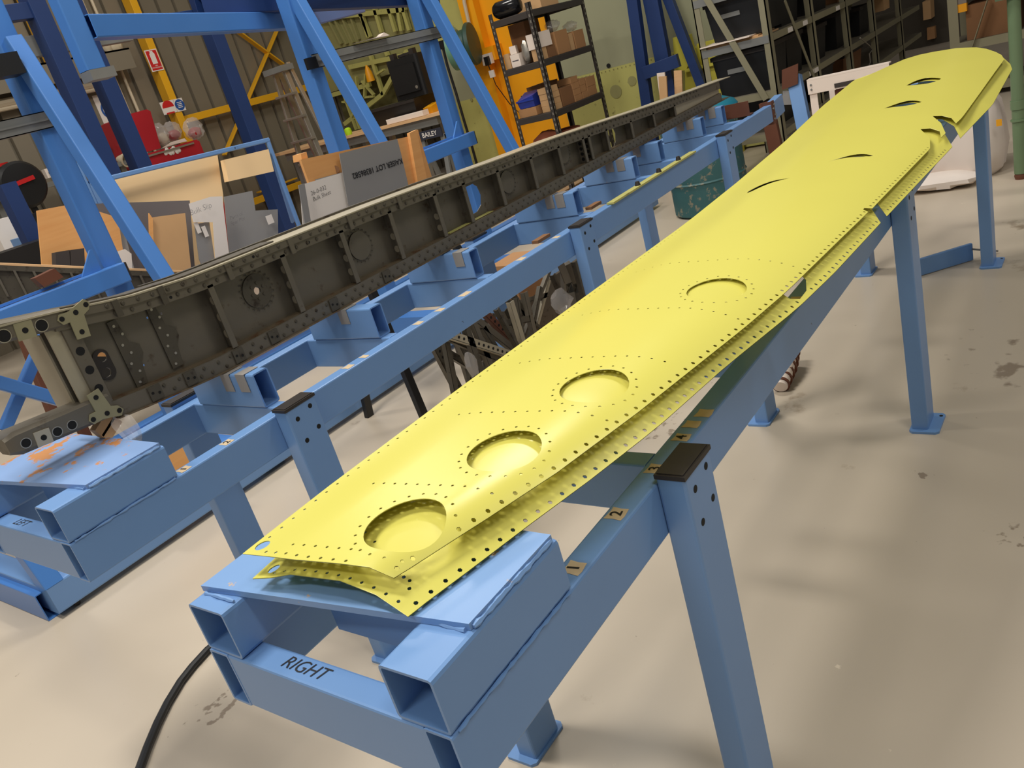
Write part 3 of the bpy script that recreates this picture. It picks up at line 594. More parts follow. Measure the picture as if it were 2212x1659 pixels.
# ================================================================== BLUE GANTRY FRAME BEHIND THE BENCHES
GY = 4.0
gan = thing('gantry_frame', 'bright blue steel gantry with raking braces behind the grey spar', 'gantry', (3.0, 3.7, 0))
def bm(parent, name, p0, p1, w, h, mat, up=(0, 0, 1), wall=.004, r=.006):
    return MB().beam(p0, p1, w, h, up=up, wall=wall, r=r).build(name, mat, parent)
for xr_, top in ((2.06, 2.75), (3.757, 2.75), (4.90, 2.75), (0.95, 2.75)):
    xc = xr_-.05
    po = bm(gan, 'post', (xc, GY+.05, .12), (xc, GY+.05, top), .10, .10, GBLUE, up=(1, 0, 0))
    # raking brace from post head to the front base beam
    br = bm(gan, 'brace', (xc+.005, GY-.01, 2.14), (xc+.005, 3.335, .13), .075, .075, GBLUE, up=(1, 0, 0))
    MB().beam((xc, 3.36, .06), (xc, 4.6, .06), .12, .12, wall=.004).build('cross_base', GBLUE, gan)
bm(gan, 'base_beam', (.87, 3.345, .085), (6.3, 3.345, .085), .09, .12, BLUE, r=.008, wall=0)
bm(gan, 'base_beam', (.87, 4.62, .085), (6.3, 4.62, .085), .09, .12, GBLUE)
bm(gan, 'base_beam', (.915, 3.39, .085), (.915, 4.58, .085), .09, .12, BLUE, wall=0)
for cx, cy in ((.95, 3.34), (3.0, 3.34), (6.2, 3.34), (.95, 4.6)):
    MB().cyl((cx, cy-.012, .012), (cx, cy+.012, .012), .0118, n=14).build('caster_wheel', BLACKP, gan)
# waist beams with a track, ending at posts
for xa, xb, z in ((.35, 2.03, 1.045), (4.35, 4.93, 1.02)):
    wb_ = bm(gan, 'waist_beam', (xa, GY-.035, z), (xb, GY-.035, z), .06, .095, GBLUE)
    MB().box((xa, GY-.02, z+.05), (xb-.1, GY-.01, z+.062)).build('track', GBLUE, wb_)
    m = MB(); m.prism([(xb-.20, GY-.03, z+.048), (xb-.10, GY-.03, z+.048), (xb-.10, GY-.03, z+.15), (xb-.112, GY-.03, z+.15)], (0, .012, 0)); m.build('gusset', GBLUE, wb_)
    MB().box((xb-.002, GY-.062, z-.045), (xb+.012, GY-.008, z+.045)).build('beam_end', BLACKP, wb_)  # black face stands in for the shade inside the open beam end
# diagonal brace bars below the waist beam
bm(gan, 'diagonal_bar', P(8, 930, Y=4.1), P(112, 690, Y=4.1), .05, .05, GBLUE)
bm(gan, 'diagonal_bar', P(-20, 822, Y=4.02), P(160, 872, Y=4.02), .06, .06, GBLUE)
# rolled steel rails bolted across the posts
def channel(parent, a, b, h, d, mat, name):
    a = V(a); b = V(b); L_ = (b-a); m = MB(); t = .004
    for (y0, z0, y1, z1) in ((0, 0, t, h), (0, h-t, d, h), (0, 0, d, t), (0, h*.45, -.008, h*.55)):
        vs = []
        for q in (a, b): vs += [q+V((0, y0, z0)), q+V((0, y1, z0)), q+V((0, y1, z1)), q+V((0, y0, z1))]
        m.add(vs, [(0,1,2,3),(7,6,5,4),(0,4,5,1),(1,5,6,2),(2,6,7,3),(3,7,4,0)])
    return m.build(name, mat, parent)
rl = channel(gan, (.9, GY-.012, 1.755), (2.05, GY-.012, 1.755), .075, .05, GALV, 'steel_rail')
rl2 = channel(gan, (3.69, GY-.012, 1.735), (4.93, GY-.012, 1.735), .08, .05, GALV, 'steel_rail')
MB().box((3.62, GY-.03, 1.735), (3.70, GY-.006, 1.80)).build('rail_end', BLACK, rl2)
MB().box((1.60, GY-.10, 1.99), (1.97, GY, 2.08)).build('head_block', BLACK, gan)
# head beams
h0 = P(188, 60, Z=2.10); h1 = P(650, 45, Z=2.06)
bm(gan, 'head_beam', h0, h1, .07, .10, GBLUE)
bm(gan, 'drop_post', (h0.x-.045, h0.y+.02, 1.93), (h0.x-.045, h0.y+.02, 2.75), .08, .09, GBLUE, up=(1, 0, 0))
MB().box((h0.x-.09, h0.y-.03, 1.885), (h0.x+.03, h0.y+.06, 1.928)).build('rail_bracket', GALV, gan)
bm(gan, 'head_beam', P(-30, -30, Z=2.30), P(430, 18, Z=2.30), .06, .05, GBLUE) if 0 else None
bm(gan, 'head_beam', (3.72, 4.08, 2.20), (5.0, 4.08, 2.20), .06, .10, NAVY)
bm(gan, 'head_beam', P(430, 10, Y=4.25), P(940, -8, Y=4.15), .07, .12, NAVY)
bm(gan, 'tie_beam', P(672, 40, Y=4.3), P(778, 15, Y=4.9), .06, .09, GBLUE)
# ================================================================== STORED SPAR BEHIND THE GANTRY WAIST BEAM
a = P(-40, 571, Y=4.70); b = P(420, 590, Y=4.42); d = (b-a).normalized(); nrm = V((-d.y, d.x, 0))
if nrm.y < 0: nrm = -nrm
s2 = thing('stored_spar', 'pale topped grey spar stored behind the blue waist beam', 'wing spar', ((a.x+b.x)/2, (a.y+b.y)/2, 0))
m = MB(); m.prism([a, b, b+nrm*.09, a+nrm*.09], (0, 0, .012)); m.build('top_flange', PALEW, s2)
dz = V((0, 0, 1)); m = MB(); m.prism([a-dz*.22+nrm*.02, b-dz*.16+nrm*.02, b+nrm*.02, a+nrm*.02], nrm*.006); m.build('web', SPARD, s2)
m = MB(); m.prism([a-dz*.03, b-dz*.03, b-dz*.001, a-dz*.001], nrm*.02); m.build('cap', SPARD, s2)
for k in range(12):
    q = a+(b-a)*(k+.5)/12; m = MB(); m.obox(q-dz*.10+nrm*.008, d*.012, nrm*.02, dz*.15); m.build('stiffener', SPAR, s2)
for k in (.2, .8):
    q = a+(b-a)*k+nrm*.05; m = MB(); m.beam(q+V((0, 0, 0)) - dz*.93, q-dz*.225, .06, .06, up=(1, 0, 0)); m.build('stand_leg', BROWN, s2)
q = P(104, 606, Y=3.97)+V((0, 0, .012)); m = MB(); m.obox(q, (.10, 0, .01), (0, .05, 0), (-.02, 0, .05)); solo(m, 'timber_block', BROWN, 'small dark timber block sitting on the blue waist beam', 'block')
# red-brown stands and timber seen under the spar lugs
for i, (p0, p1) in enumerate((((40, 700), (70, 850)), ((62, 690), (110, 800)), ((95, 850), (135, 930)))):
    A_ = P(*p0, Y=4.9+.1*i); B_ = P(*p1, Y=4.7+.1*i); m = MB(); m.beam(A_, V((B_.x, B_.y, 0.0)), .05, .06, up=(0, 1, 0)); solo(m, 'stand_leg', BROWN, ['leftmost red brown steel leg under the near spar lug', 'middle red brown steel leg under the near spar lug', 'short red brown steel leg between the two spar lugs'][i], 'steel leg')
# ================================================================== SHEET CART WITH LEANING PANELS
CY = 5.0
cart = thing('sheet_cart', 'pale blue tube frame holding leaning boards and metal sheets', 'cart', (2.9, CY+.2, 0))
bm(cart, 'top_rail', P(192, 396, Y=CY), P(580, 302, Y=CY), .025, .03, BLUE)
rr = P(577, 302, Y=CY); q0 = P(196, 396, Y=CY)
bm(cart, 'upright', (rr.x, CY, rr.z), (rr.x, CY, 0.02), .022, .03, BLUE, up=(1, 0, 0))
bm(cart, 'side_rail', (rr.x+.005, CY, rr.z), (rr.x+.35, CY+.5, 0.75), .022, .03, BLUE, up=(1, 0, 0))
bm(cart, 'upright', (q0.x, CY, q0.z), (q0.x, CY, 0.02), .022, .03, BLUE, up=(1, 0, 0))
bm(cart, 'upright', (q0.x-.03, CY, q0.z+.13), (q0.x-.03, CY, 0.02), .022, .03, BLUE, up=(1, 0, 0))
bm(cart, 'bottom_shelf', (q0.x-.1, CY+.12, .55), (rr.x+.3, CY+.12, .55), .5, .03, BLUE)
def sheet(name, pts, Y, th, mat, label, cat, lean=0.0, group=None, extra=None):
    zs = [P(u, v, Y=Y) for u, v in pts]; zb = min(q.z for q in zs)
    q = []
    for u, v in pts:
        p = P(u, v, Y=Y); y = Y+lean*(p.z-zb); q.append(P(u, v, Y=y))
    m = MB(); m.prism(q, (0, th, 0)); return solo(m, name, mat, label, cat, group, smooth=False), q
G = 'boards and sheets leaning in the cart'
sheet('plywood_board', [(80,455),(160,440),(255,470),(300,770),(110,770)], 4.86, .012, PLY, 'orange plywood board leaning at the left end of the cart', 'board', .05, G)
sheet('cream_board', [(185,400),(470,335),(482,420),(490,700),(250,700)], 5.02, .014, MDF, 'large cream board leaning below the blue cart rail', 'board', .05, G)
o, q = sheet('grey_metal_sheet', [(200,440),(410,433),(430,700),(235,720)], 4.94, .004, M('dark_grey_sheet', (112, 106, 106), .5, var=.05), 'dark grey metal sheet with faded print between the two braces', 'metal sheet', .05, G)
sheet('grey_metal_sheet', [(262,475),(290,580),(275,640),(240,640),(228,500)], 4.90, .003, GREYSH, 'narrow grey sheet with clear film edge behind the raking brace', 'metal sheet', .05, G)
sheet('cardboard_sheet', [(325,470),(400,460),(415,600),(332,640)], 4.84, .006, CARDL, 'pale cardboard sheet standing in front of the cream board', 'cardboard sheet', .05, G)
sheet('timber_offcut', [(322,460),(330,472),(334,580),(325,580)], 4.82, .01, PLY, 'thin pointed timber offcut beside the pale cardboard', 'timber offcut', .05, G)
o, q = sheet('paper_template', [(408,440),(455,425),(480,424),(496,560),(466,575),(460,480),(418,480)], 4.80, .002, WHITE, 'white L shaped paper template with a pencilled note', 'paper template', .05, G)
tp = P(433, 452, Y=4.79); text('Bulk Slip', .05, tp, (1, 0, .02), (0, .05, 1), INKR, o, 'pencil_note', shear=.2, bold=-.001)
o, q = sheet('grey_metal_sheet', [(420,485),(452,478),(466,575),(440,585),(430,560)], 4.83, .003, GREYSH, 'grey sheet with two small tags hanging beside the paper template', 'metal sheet', .05, G)
for u, v in ((427, 492), (443, 500)):
    m = MB(); c = P(u, v, Y=4.825); m.obox(c, (.03, 0, 0), (0, .002, 0), (0, 0, .07)); m.build('paper_tag', WHITE, o)
o, q = sheet('grey_metal_sheet', [(484,425),(545,412),(552,455),(600,452),(604,640),(500,600)], 4.90, .004, GREYSH, 'grey metal sheet with a white square sticker, right end of cart', 'metal sheet', .05, G)
m = MB(); m.obox(P(583, 474, Y=4.885), (.055, 0, 0), (0, .002, 0), (0, 0, .06)); m.build('white_sticker', WHITE, o)
tp = P(512, 472, Y=4.89); text('Parts of\nSpar Plan', .035, tp, (1, 0, .02), (0, .05, 1), INKR, o, 'pencil_note', shear=.2, bold=-.001)
sheet('plywood_board', [(485,345),(580,322),(592,370),(494,392)], 4.97, .05, MDF, 'thick short plywood board under the right end of the cart rail', 'board', 0, G)
sheet('steel_box', [(120,545),(150,540),(152,580),(122,585)], 4.80, .05, M('charcoal_box', (66, 60, 58), .6), 'small charcoal box in front of the orange plywood, left of two', 'box', 0)
sheet('steel_box', [(152,540),(182,536),(184,580),(153,583)], 4.80, .05, M('charcoal_box', (66, 60, 58), .6), 'small charcoal box in front of the orange plywood, right of two', 'box', 0)
sheet('white_card', [(248,545),(270,538),(284,548),(287,600),(250,600)], 4.70, .003, WHITE, 'rounded white card standing behind the blue post foot', 'card', 0)
# plywood crate with the KAISER sheet
KY = 3.0
cr = thing('plywood_crate', 'open plywood crate standing behind the spar with a knot in its face', 'crate', P(780, 700, Y=KY)*1.0)
cr.location.z = 0; ORG[cr.name] = V(cr.location)
for nm, pts, y, th in (('face_board', [(650,345),(905,290),None,None], KY, .015), ('end_batten', [(885,287),(900,280),(930,420),(912,440)], KY-.02, .02), ('end_batten', [(893,283),(903,280),(932,400),(925,430)], KY+.04, .02), ('batten', [(650,332),(662,328),(666,345),(652,347)], KY+.02, .06)):
    if pts[2] is None:
        a_, b_ = P(*pts[0], Y=y), P(*pts[1], Y=y); qs = [a_, b_, V((b_.x, y, .962)), V((a_.x, y, .962))]; CX0, CX1 = a_.x, b_.x
    else: qs = [P(u, v, Y=y) for u, v in pts]; qs = [V((q_.x, q_.y, max(q_.z, .964))) for q_ in qs]
    m = MB(); m.prism(qs, (0, th, 0)); m.build(nm, PLY, cr, smooth=False)
MB().cyl(P(725, 366, Y=KY-.0005), P(725, 366, Y=KY+.002), .018, n=12).build('knot', CARDD, cr)
m = MB(); m.box((CX0, KY+.016, .962), (CX1, KY+.20, .99)); m.build('crate_floor', PLY, cr, smooth=False)
o, q = sheet('grey_metal_sheet', [(733,332),(858,300),(866,330),(880,390),(890,440),(770,470),(752,440)], KY-.03, .003, GREYSH, 'grey metal sheet stencilled KAISER LOT upside down on the crate', 'metal sheet')
c = P(817, 363, Y=KY-.0335); text('KAISER LOT 18386582', .037, c, (-1, 0, .045), (-.045, 0, -1), INK, o, 'stencil_lettering', bold=.0006)['kind'] = 'stuff'
o, q = sheet('white_sheet', [(648,400),(745,372),(755,440),(760,520),(660,560)], KY-.015, .003, WHITE, 'white sheet with handwriting leaning against the plywood crate', 'sheet')
text('26-0-032\n  Bulk Sheet', .027, P(690, 418, Y=KY-.0155), (1, 0, .03), (-.03, 0, 1), INK, o, 'handwriting', shear=.2, bold=-.0004)
sheet('grey_metal_sheet', [(645,400),(658,396),(672,480),(660,490)], KY-.035, .004, GREYSH, 'narrow grey strip at the left edge of the white sheet', 'metal sheet')
sheet('grey_metal_sheet', [(680,388),(740,372),(742,388),(690,398)], KY-.012, .002, GREYSH, 'grey sheet edge showing above the white handwritten sheet', 'metal sheet')
# ================================================================== ALONG THE CORRUGATED WALL
def band(parent, name, a, b, Y, h, d, mat):
    A_ = P(*a, Y=Y); B_ = P(*b, Y=Y); return MB().beam(A_, B_, d, h, up=(0, 0, 1) if abs(B_.x-A_.x) > abs(B_.z-A_.z)*.3 else (1, 0, 0), r=.004).build(name, mat, parent)
yc = P(345, 160, Y=9.85).x
col = thing('yellow_portal', 'yellow painted steel column with girts and cross bracing on the wall', 'steel frame', (yc, 9.88, 0))
MB().beam((yc, 9.86, 0), (yc, 9.86, 6.3), .16, .10, up=(1, 0, 0)).build('column', YELST, col)
zg = P(385, 262, Y=9.84).z
MB().beam((yc+.05, 9.88, zg), (13.5, 9.88, zg), .06, .09).build('girt', YELST, col)
MB().beam((yc+.05, 9.88, zg-1.25), (13.5, 9.88, zg-1.25), .06, .09).build('girt', YELST, col)
for a_, b_ in (((478, 40), (612, 138)), ((606, 50), (486, 335)), ((640, 385), (560, 415))):
    A_ = P(*a_, Y=9.9); B_ = P(*b_, Y=9.9); A_.y = B_.y = 9.92; MB().beam(A_, B_, .02, .09, up=(0, 1, 0)).build('brace', YELST, col)
x2 = P(100, 100, Y=9.85).x
c2 = thing('yellow_column', 'ochre steel column on the wall behind the left navy post', 'column', (x2, 9.87, 0))
MB().beam((x2, 9.87, 0), (x2, 9.87, 6.3), .16, .10, up=(1, 0, 0)).build('column', YELST, c2)
# wall girt shelf, conduits, pipes
g = thing('wall_girt', 'brown grey steel girt running along the corrugated wall', 'girt', (P(140, 135, Y=9.8).x, 9.85, P(140, 135, Y=9.8).z))
zz = P(200, 122, Y=9.85).z
m = MB(); m.box((2.5, 9.72, zz-.01), (yc-.35, 9.99, zz+.01)); m.box((2.5, 9.72, zz-.22), (yc-.35, 9.73, zz+.01)); m.build('flange', WALLM, g, smooth=False)
m = MB(); m.blob(P(228, 92, Y=9.80), .07, .06, .12); m.blob(P(243, 98, Y=9.80)+V((.03, 0, .02)), .09, .07, .12)
solo(m, 'foam_lump', PIPE, 'cream foam lump on the wall girt beside the navy post', 'foam')
for i, u in enumerate((247, 268)):
    q = P(u, 160, Y=9.90); m = MB(); m.cyl((q.x, 9.93, .9), (q.x, 9.93, 5.5), .018, n=8)
    solo(m, 'conduit', PIPE, ['left grey conduit running up the wall above the red tool chest', 'right grey conduit running up the wall above the red tool chest'][i], 'conduit')
for i, (v, r) in enumerate(((228, .05), (240, .03))):
    A_ = P(-20, v, Y=9.85); m = MB(); m.cyl((A_.x-.4, 9.88, A_.z), (x2+.6, 9.88, A_.z), r, n=10)
    solo(m, 'wall_pipe', PIPE, ['thicker cream pipe running along the wall at left', 'thinner cream pipe running along the wall below the thick one'][i], 'pipe')
# signs
def sign(name, pts, label, mat, Y=9.772, th=.006):
    m = MB(); q = [P(u, v, Y=Y) for u, v in pts]; x0 = (q[0].x+q[3].x)/2; x1 = (q[1].x+q[2].x)/2; z0 = (q[2].z+q[3].z)/2; z1 = (q[0].z+q[1].z)/2
    o = MB(); o.box((x0, Y, z0), (x1, Y+th, z1)); return solo(o, name, mat, label, 'sign', smooth=False), x0, x1, z0, z1
o, x0, x1, z0, z1 = sign('fire_sign', [(311,108),(338,106),(354,150),(329,156)], 'red fire extinguisher sign on the yellow column', WHITE)
ys = 9.770
m = MB(); m.box((x0+.012, ys, z0+.012), (x1-.012, ys+.002, z1-.012)); m.build('red_field', REDS, o, smooth=False)
cx = (x0+x1)/2; h = z1-z0; m = MB(); m.prism([(cx-.035, ys-.001, z0+h*.33), (cx+.035, ys-.001, z0+h*.33), (cx+.035, ys-.001, z0+h*.80), (cx+.02, ys-.001, z0+h*.86), (cx+.02, ys-.001, z0+h*.93), (cx-.03, ys-.001, z0+h*.93), (cx-.02, ys-.001, z0+h*.86), (cx-.035, ys-.001, z0+h*.80)], (0, .002, 0)); m.build('extinguisher_symbol', WHITE, o, smooth=False)
text('FIRE\nEXTINGUISHER', h*.09, (cx, ys-.001, z0+h*.2), (1, 0, 0), (0, 0, 1), WHITE, o, 'sign_lettering')
o, x0, x1, z0, z1 = sign('safety_sign', [(345,222),(372,215),(384,240),(355,250)], 'white sign with red safety panel low on the yellow column', WHITE)
cx = (x0+x1)/2; cz = (z0+z1)/2; r = (x1-x0)*.42
m = MB(); m.prism([(cx+r*math.cos(k*math.pi/12), ys, cz+r*math.sin(k*math.pi/12)) for k in range(13)], (0, .002, 0)); m.build('red_panel', REDS, o, smooth=False)
m = MB(); m.box((cx-r*.7, ys, cz-r*.95), (cx+r*.7, ys+.002, cz-r*.72)); m.build('red_bar', REDS, o, smooth=False)
o, x0, x1, z0, z1 = sign('safety_sign', [(373,215),(393,211),(402,238),(385,241)], 'white sign with blue safety disc beside the red one', WHITE)
cx = (x0+x1)/2; cz = (z0+z1)/2; r = (z1-z0)*.44
MB().cyl((cx, ys, cz), (cx, ys+.004, cz), r, n=28).build('blue_disc', BLUES, o)
for k in range(4): m = MB(); m.box((cx-r*.5, ys-.001, cz-r*.5+k*r*.3), (cx+r*.5, ys+.001, cz-r*.38+k*r*.3)); m.build('text_line', WHITE, o, smooth=False)
o, x0, x1, z0, z1 = sign('plug_sign', [(200,208),(246,196),(262,265),(228,278)], 'white sign with blue unplug symbol behind the navy post', WHITE, Y=9.99)
cx = (x0+x1)/2+.02; cz = (z0+z1)/2; R_ = (x1-x0)*.44
m = MB(); n = 32; m.add([(cx+rr*math.cos(2*math.pi*k/n), 9.987, cz+rr*math.sin(2*math.pi*k/n)) for rr in (R_, R_*.78) for k in range(n)], [(k, (k+1) % n, n+(k+1) % n, n+k) for k in range(n)]); m.build('blue_ring', BLUES, o, smooth=False)
m = MB(); m.obox((cx-.02, 9.987, cz+.02), (.09, 0, .03), (0, .002, 0), (-.03, 0, .09)); m.obox((cx+.04, 9.987, cz-.10), (.02, 0, .0), (0, .002, 0), (-.02, 0, .16)); m.build('plug_symbol', BLUES, o, smooth=False)['kind'] = 'stuff'
m = MB(); m.box((x0, 9.99, z0-.15), (x1, 9.996, z0-.01)); m.build('lower_plate', WHITE, o, smooth=False)
# red tool chest
TY = 9.2
tc_ = thing('tool_chest', 'red steel tool chest with its lid standing open by the wall', 'tool chest', (5.8, 9.35, 0))
def pbox(parent, name, pts, Y, d, mat):
    m = MB(); m.prism([P(u, v, Y=Y) for u, v in pts], (0, d, 0)); return m.build(name, mat, parent, smooth=False)
pbox(tc_, 'lid', [(277,247),(317,236),(325,240),(348,320),(310,330)], TY, .10, RED)
pbox(tc_, 'lid_side', [(244,262),(250,258),(282,332),(270,345)], TY+.02, .28, RED)
A_ = P(345, 324, Y=TY); B_ = P(430, 303, Y=TY); C_ = P(275, 345, Y=TY)
m = MB(); m.prism([(C_.x, TY, A_.z-.02), (B_.x, TY, A_.z-.02), (B_.x, TY, .15), (C_.x, TY, .15)], (0, .5, 0)); bd = m.build('body', RED, tc_, smooth=False)
for k in range(4): m = MB(); z_ = A_.z-.22-.26*k; m.box((C_.x+.03, TY-.012, z_), (B_.x-.03, TY-.001, z_+.22)); dr = m.build('drawer', RED, tc_, smooth=False); m = MB(); m.box((C_.x+.1, TY-.03, z_+.18), (B_.x-.1, TY-.013, z_+.2)); m.build('handle', ALU, dr, smooth=False)
m = MB(); q = P(372, 326, Y=TY-.015)
for k in range(7): m.blob(q+V((-.09+.03*k, 0, .02*math.sin(k*2))), .028, .006, .03+.01*(k % 2), 8, 5)
m.build('white_sticker', WHITE, bd)['kind'] = 'stuff'
for u, v in ((C_.x+.05, TY+.05), (B_.x-.05, TY+.05), (C_.x+.05, TY+.45), (B_.x-.05, TY+.45)): MB().cyl((u-.02, v, .075), (u+.02, v, .075), .075, n=12).build('caster', BLACK, tc_)
def bag(name, px_, Y, w_, h_, label, mat=CLEAR, fill=None):
    q = P(*px_, Y=Y); m = MB(); m.blob(q, w_, .07, h_, 14, 9, .22)
    o = solo(m, name, mat, label, 'bag')
    if fill: f = MB(); f.blob(q-V((0, 0, h_*.35)), w_*.75, .05, h_*.5, 10, 6, .15); f.build('contents', fill, o)
    return o
bag('plastic_bag', (348, 290), 9.30, .09, .13, 'clear plastic bag of white parts on the red tool chest', CLEAR, PIPE)
bag('plastic_bag', (372, 284), 9.58, .12, .12, 'small clear bag of red parts on the tool chest', CLEAR, RED)
bag('plastic_bag', (418, 278), 9.30, .13, .13, 'large shiny clear bag hanging over the right end of the chest', CLEAR, RED)
m = MB(); q = P(376, 309, Y=9.23); m.prism([q+V((-.16, 0, -.02)), q+V((.0, 0, .02)), q+V((.16, 0, .02)), q+V((.18, 0, -.02)), q+V((0, 0, -.015))], (0, .06, 0)); solo(m, 'white_tray', WHITEP, 'white curved tray lying on the open tool chest', 'tray')
m = MB()
for k in range(8): m.blob(P(222+5*(k % 4), 312+7*(k//4)+random.uniform(-6, 6), Y=9.3), .03, .03, .035, 7, 5, .3)
wbz = P(255, 350, Y=9.2)
wbn = thing('wall_bench', 'cluttered grey workbench against the wall at far left', 'workbench', (4.2, 9.4, 0))
zt_ = P(250, 352, Y=9.1).z
m = MB(); m.box((2.2, 9.0, zt_-.05), (5.2, 9.75, zt_)); m.build('bench_top', GALV, wbn, smooth=False)
for u in (2.25, 3.7, 5.1): m = MB(); m.box((u, 9.05, 0), (u+.06, 9.11, zt_-.05)); m.build('leg', GALV, wbn, smooth=False)
m = MB(); m.box((2.2, 9.1, zt_-.55), (5.2, 9.7, zt_-.52)); m.build('lower_shelf', GALV, wbn, smooth=False)
for k, (u, hh, lb_) in enumerate(((198, .10, 'leftmost short white pipe fitting on the wall bench'), (212, .22, 'tall bent metal pipe fitting second from left on the wall bench'), (226, .14, 'white pipe fitting between two metal ones on the wall bench'), (240, .20, 'metal pipe fitting just left of the bell shaped fitting'))):
    q = P(u, 340, Y=9.40); m = MB(); m.lathe((q.x, 9.40, zt_), (0, 0, 1), [(.03, 0), (.04, .03), (.015, .05), (.02, hh-.03), (.035, hh-.02), (.03, hh)], 10)
    solo(m, 'pipe_fitting', ALU if k % 2 else PIPE, lb_, 'fitting')
q = P(255, 344, Y=9.1); m = MB(); m.lathe((q.x, q.y, q.z), (.3, -1, -.3), [(.03, 0), (.045, .03), (.075, .10), (.08, .12), (.065, .12), (.03, .04)], 16, cap=False); m.cyl((q.x, q.y, zt_), (q.x, q.y, q.z), .015, n=8)
solo(m, 'funnel_cup', PIPE, 'beige bell shaped fitting facing out on the wall bench', 'fitting')
# black hose reel on the left
hx = P(46, 400, Y=8.6); rl_ = thing('hose_reel', 'black round hose reel with a red label at far left', 'hose reel', (hx.x, 8.6, 0))
MB().lathe((hx.x, 8.68, hx.z), (0, -1, 0), [(.10, 0), (.215, .01), (.225, .04), (.225, .12), (.20, .15), (.05, .165)], 30).build('drum', BLACK, rl_)
lb = MB(); lb.obox((hx.x+.01, 8.505, hx.z+.03), (.19, 0, .02), (0, .006, 0), (-.004, 0, .04)); lo_ = lb.build('label', REDS, rl_, smooth=False)
m = MB(); m.beam((hx.x+.02, 8.62, hx.z-.2), (hx.x+.12, 8.62, 0.02), .05, .05, up=(0, 1, 0)); m.build('stand', BLACK, rl_)
m = MB(); m.beam((hx.x-.35, 8.62, 0.03), (hx.x+.45, 8.62, 0.03), .06, .06); m.build('foot', BLACK, rl_)
q = P(12, 400, Y=9.2); m = MB(); m.lathe((q.x, 9.2, zt_), (0, 0, 1), [(.11, 0), (.11, .24), (.09, .26)], 18); o = solo(m, 'paint_can', BLBIN, 'blue can with red lid at the left end of the wall bench', 'can')
MB().lathe((q.x, 9.2, zt_+.262), (0, 0, 1), [(.11, 0), (.115, .03), (.02, .035)], 18).build('lid', REDS, o)
q = P(112, 372, Y=9.6); m = MB(); m.box((q.x-.09, 9.55, q.z-.05), (q.x+.09, 9.62, q.z+.05)); o = solo(m, 'power_socket', WHITEP, 'white double power socket on the wall beside the blue post', 'socket', smooth=False)
for k in (-.04, .04): MB().cyl((q.x+k, 9.52, q.z), (q.x+k, 9.55, q.z), .022, n=10).build('plug', BLACK, o)
for i, (u, v, yy, w_, z0_, h_, mt, lb_) in enumerate(((72, 462, 7.9, .3, 0, 0, BLACK, 'black crate stack under the hose reel'), (6, 472, 7.6, .2, .3, 0, WHITE, 'pale carton with red print at far left edge'), (88, 500, 7.2, .26, 0, 0, BLUE, 'blue topped box below the hose reel'), (60, 528, 6.4, .5, 0, 0, BLACK, 'dark cabinet behind the pale stored spar'))):
    q = P(u, v, Y=yy); m = MB(); m.box((q.x-w_/2, q.y, 0), (q.x+w_/2, q.y+.3, q.z)); solo(m, 'storage_box', mt, lb_, 'box', smooth=False)
# navy frame
nv = thing('navy_gantry', 'dark navy steel frame with three posts in front of the wall', 'steel frame', (3.9, 7.1, 0))
for (a_, b_) in (((78, 0), (238, 370)), ((200, 90), (313, 375)), ((456, 50), (600, 420))):
    A_ = P(*a_, Y=7.0); B_ = P(*b_, Y=7.0); xm = (A_.x+B_.x)/2
    MB().beam((xm, 7.05, 0), (xm, 7.05, 3.2), .15, .14, up=(1, 0, 0)).build('post', NAVY, nv)
A_ = P(20, 30, Y=7.05); MB().beam((A_.x-1, 7.05, A_.z), (P(100, 30, Y=7.05).x, 7.05, A_.z), .10, .12).build('head_beam', NAVY, nv)
A_ = P(270, 65, Y=7.2); B_ = P(420, 55, Y=7.2); MB().beam((A_.x, 7.17, A_.z), (B_.x+1.8, 7.17, A_.z), .08, .14).build('head_beam', NAVY, nv)
MB().beam((A_.x-1.0, 7.17, A_.z-.02), (A_.x-.002, 7.17, A_.z-.02), .08, .16).build('head_beam', GALV, nv)
A_ = P(5, 420, Y=6.8); B_ = P(45, 520, Y=6.8); MB().beam((A_.x+.05, 6.8, 0), (A_.x+.05, 6.8, P(0, 400, Y=6.8).z), .13, .12, up=(1, 0, 0)).build('short_post', NAVY, nv)
# aluminium step ladder
ld = thing('step_ladder', 'grey aluminium step ladder standing against the wall', 'ladder', (P(650, 380, X=6.5).x, P(650, 380, X=6.5).y, 0))
def lad(a, b, Xa, Xb, w_, d_, mat=ALU, nm='stile'):
    A_ = P(*a, X=Xa); B_ = P(*b, X=Xb); return MB().beam(A_, B_, w_, d_, up=(1, 0, 0), r=.004).build(nm, mat, ld)
lt = P(617, 138, X=6.5); lb0 = P(628, 400, X=6.5); 
def vleg(x, y, ztop, tx, ty, nm='stile', mat=ALU): return MB().beam((x, y, 0.01), (tx, ty, ztop), .03, .065, up=(1, 0, 0), r=.004).build(nm, mat, ld)
yl, yr_ = P(615, 250, X=6.5).y, P(650, 250, X=6.5).y
vleg(6.45, yl+.02, lt.z, 6.55, yl-.03); vleg(6.45, yr_-.25, lt.z-.05, 6.55, yr_+.05)
for k in range(8): z_ = .25+.25*k; MB().beam((6.46+.01*k*.5, yl, z_), (6.46+.01*k*.5, yr_-.22+.03*k, z_), .07, .025).build('step', ALU, ld)
vleg(6.9, yl+.02, lt.z-.03, 6.6, yl-.03, 'rear_leg'); A_ = P(621, 135, X=6.62); B_ = P(705, 300, X=6.62); MB().beam(A_, A_+(B_-A_)*1.35, .03, .05, up=(1, 0, 0)).build('rear_leg', ALU, ld)
MB().box((6.45, yr_-.02, lt.z-.06), (6.62, yl+.05, lt.z)).build('top_cap', GALV, ld)
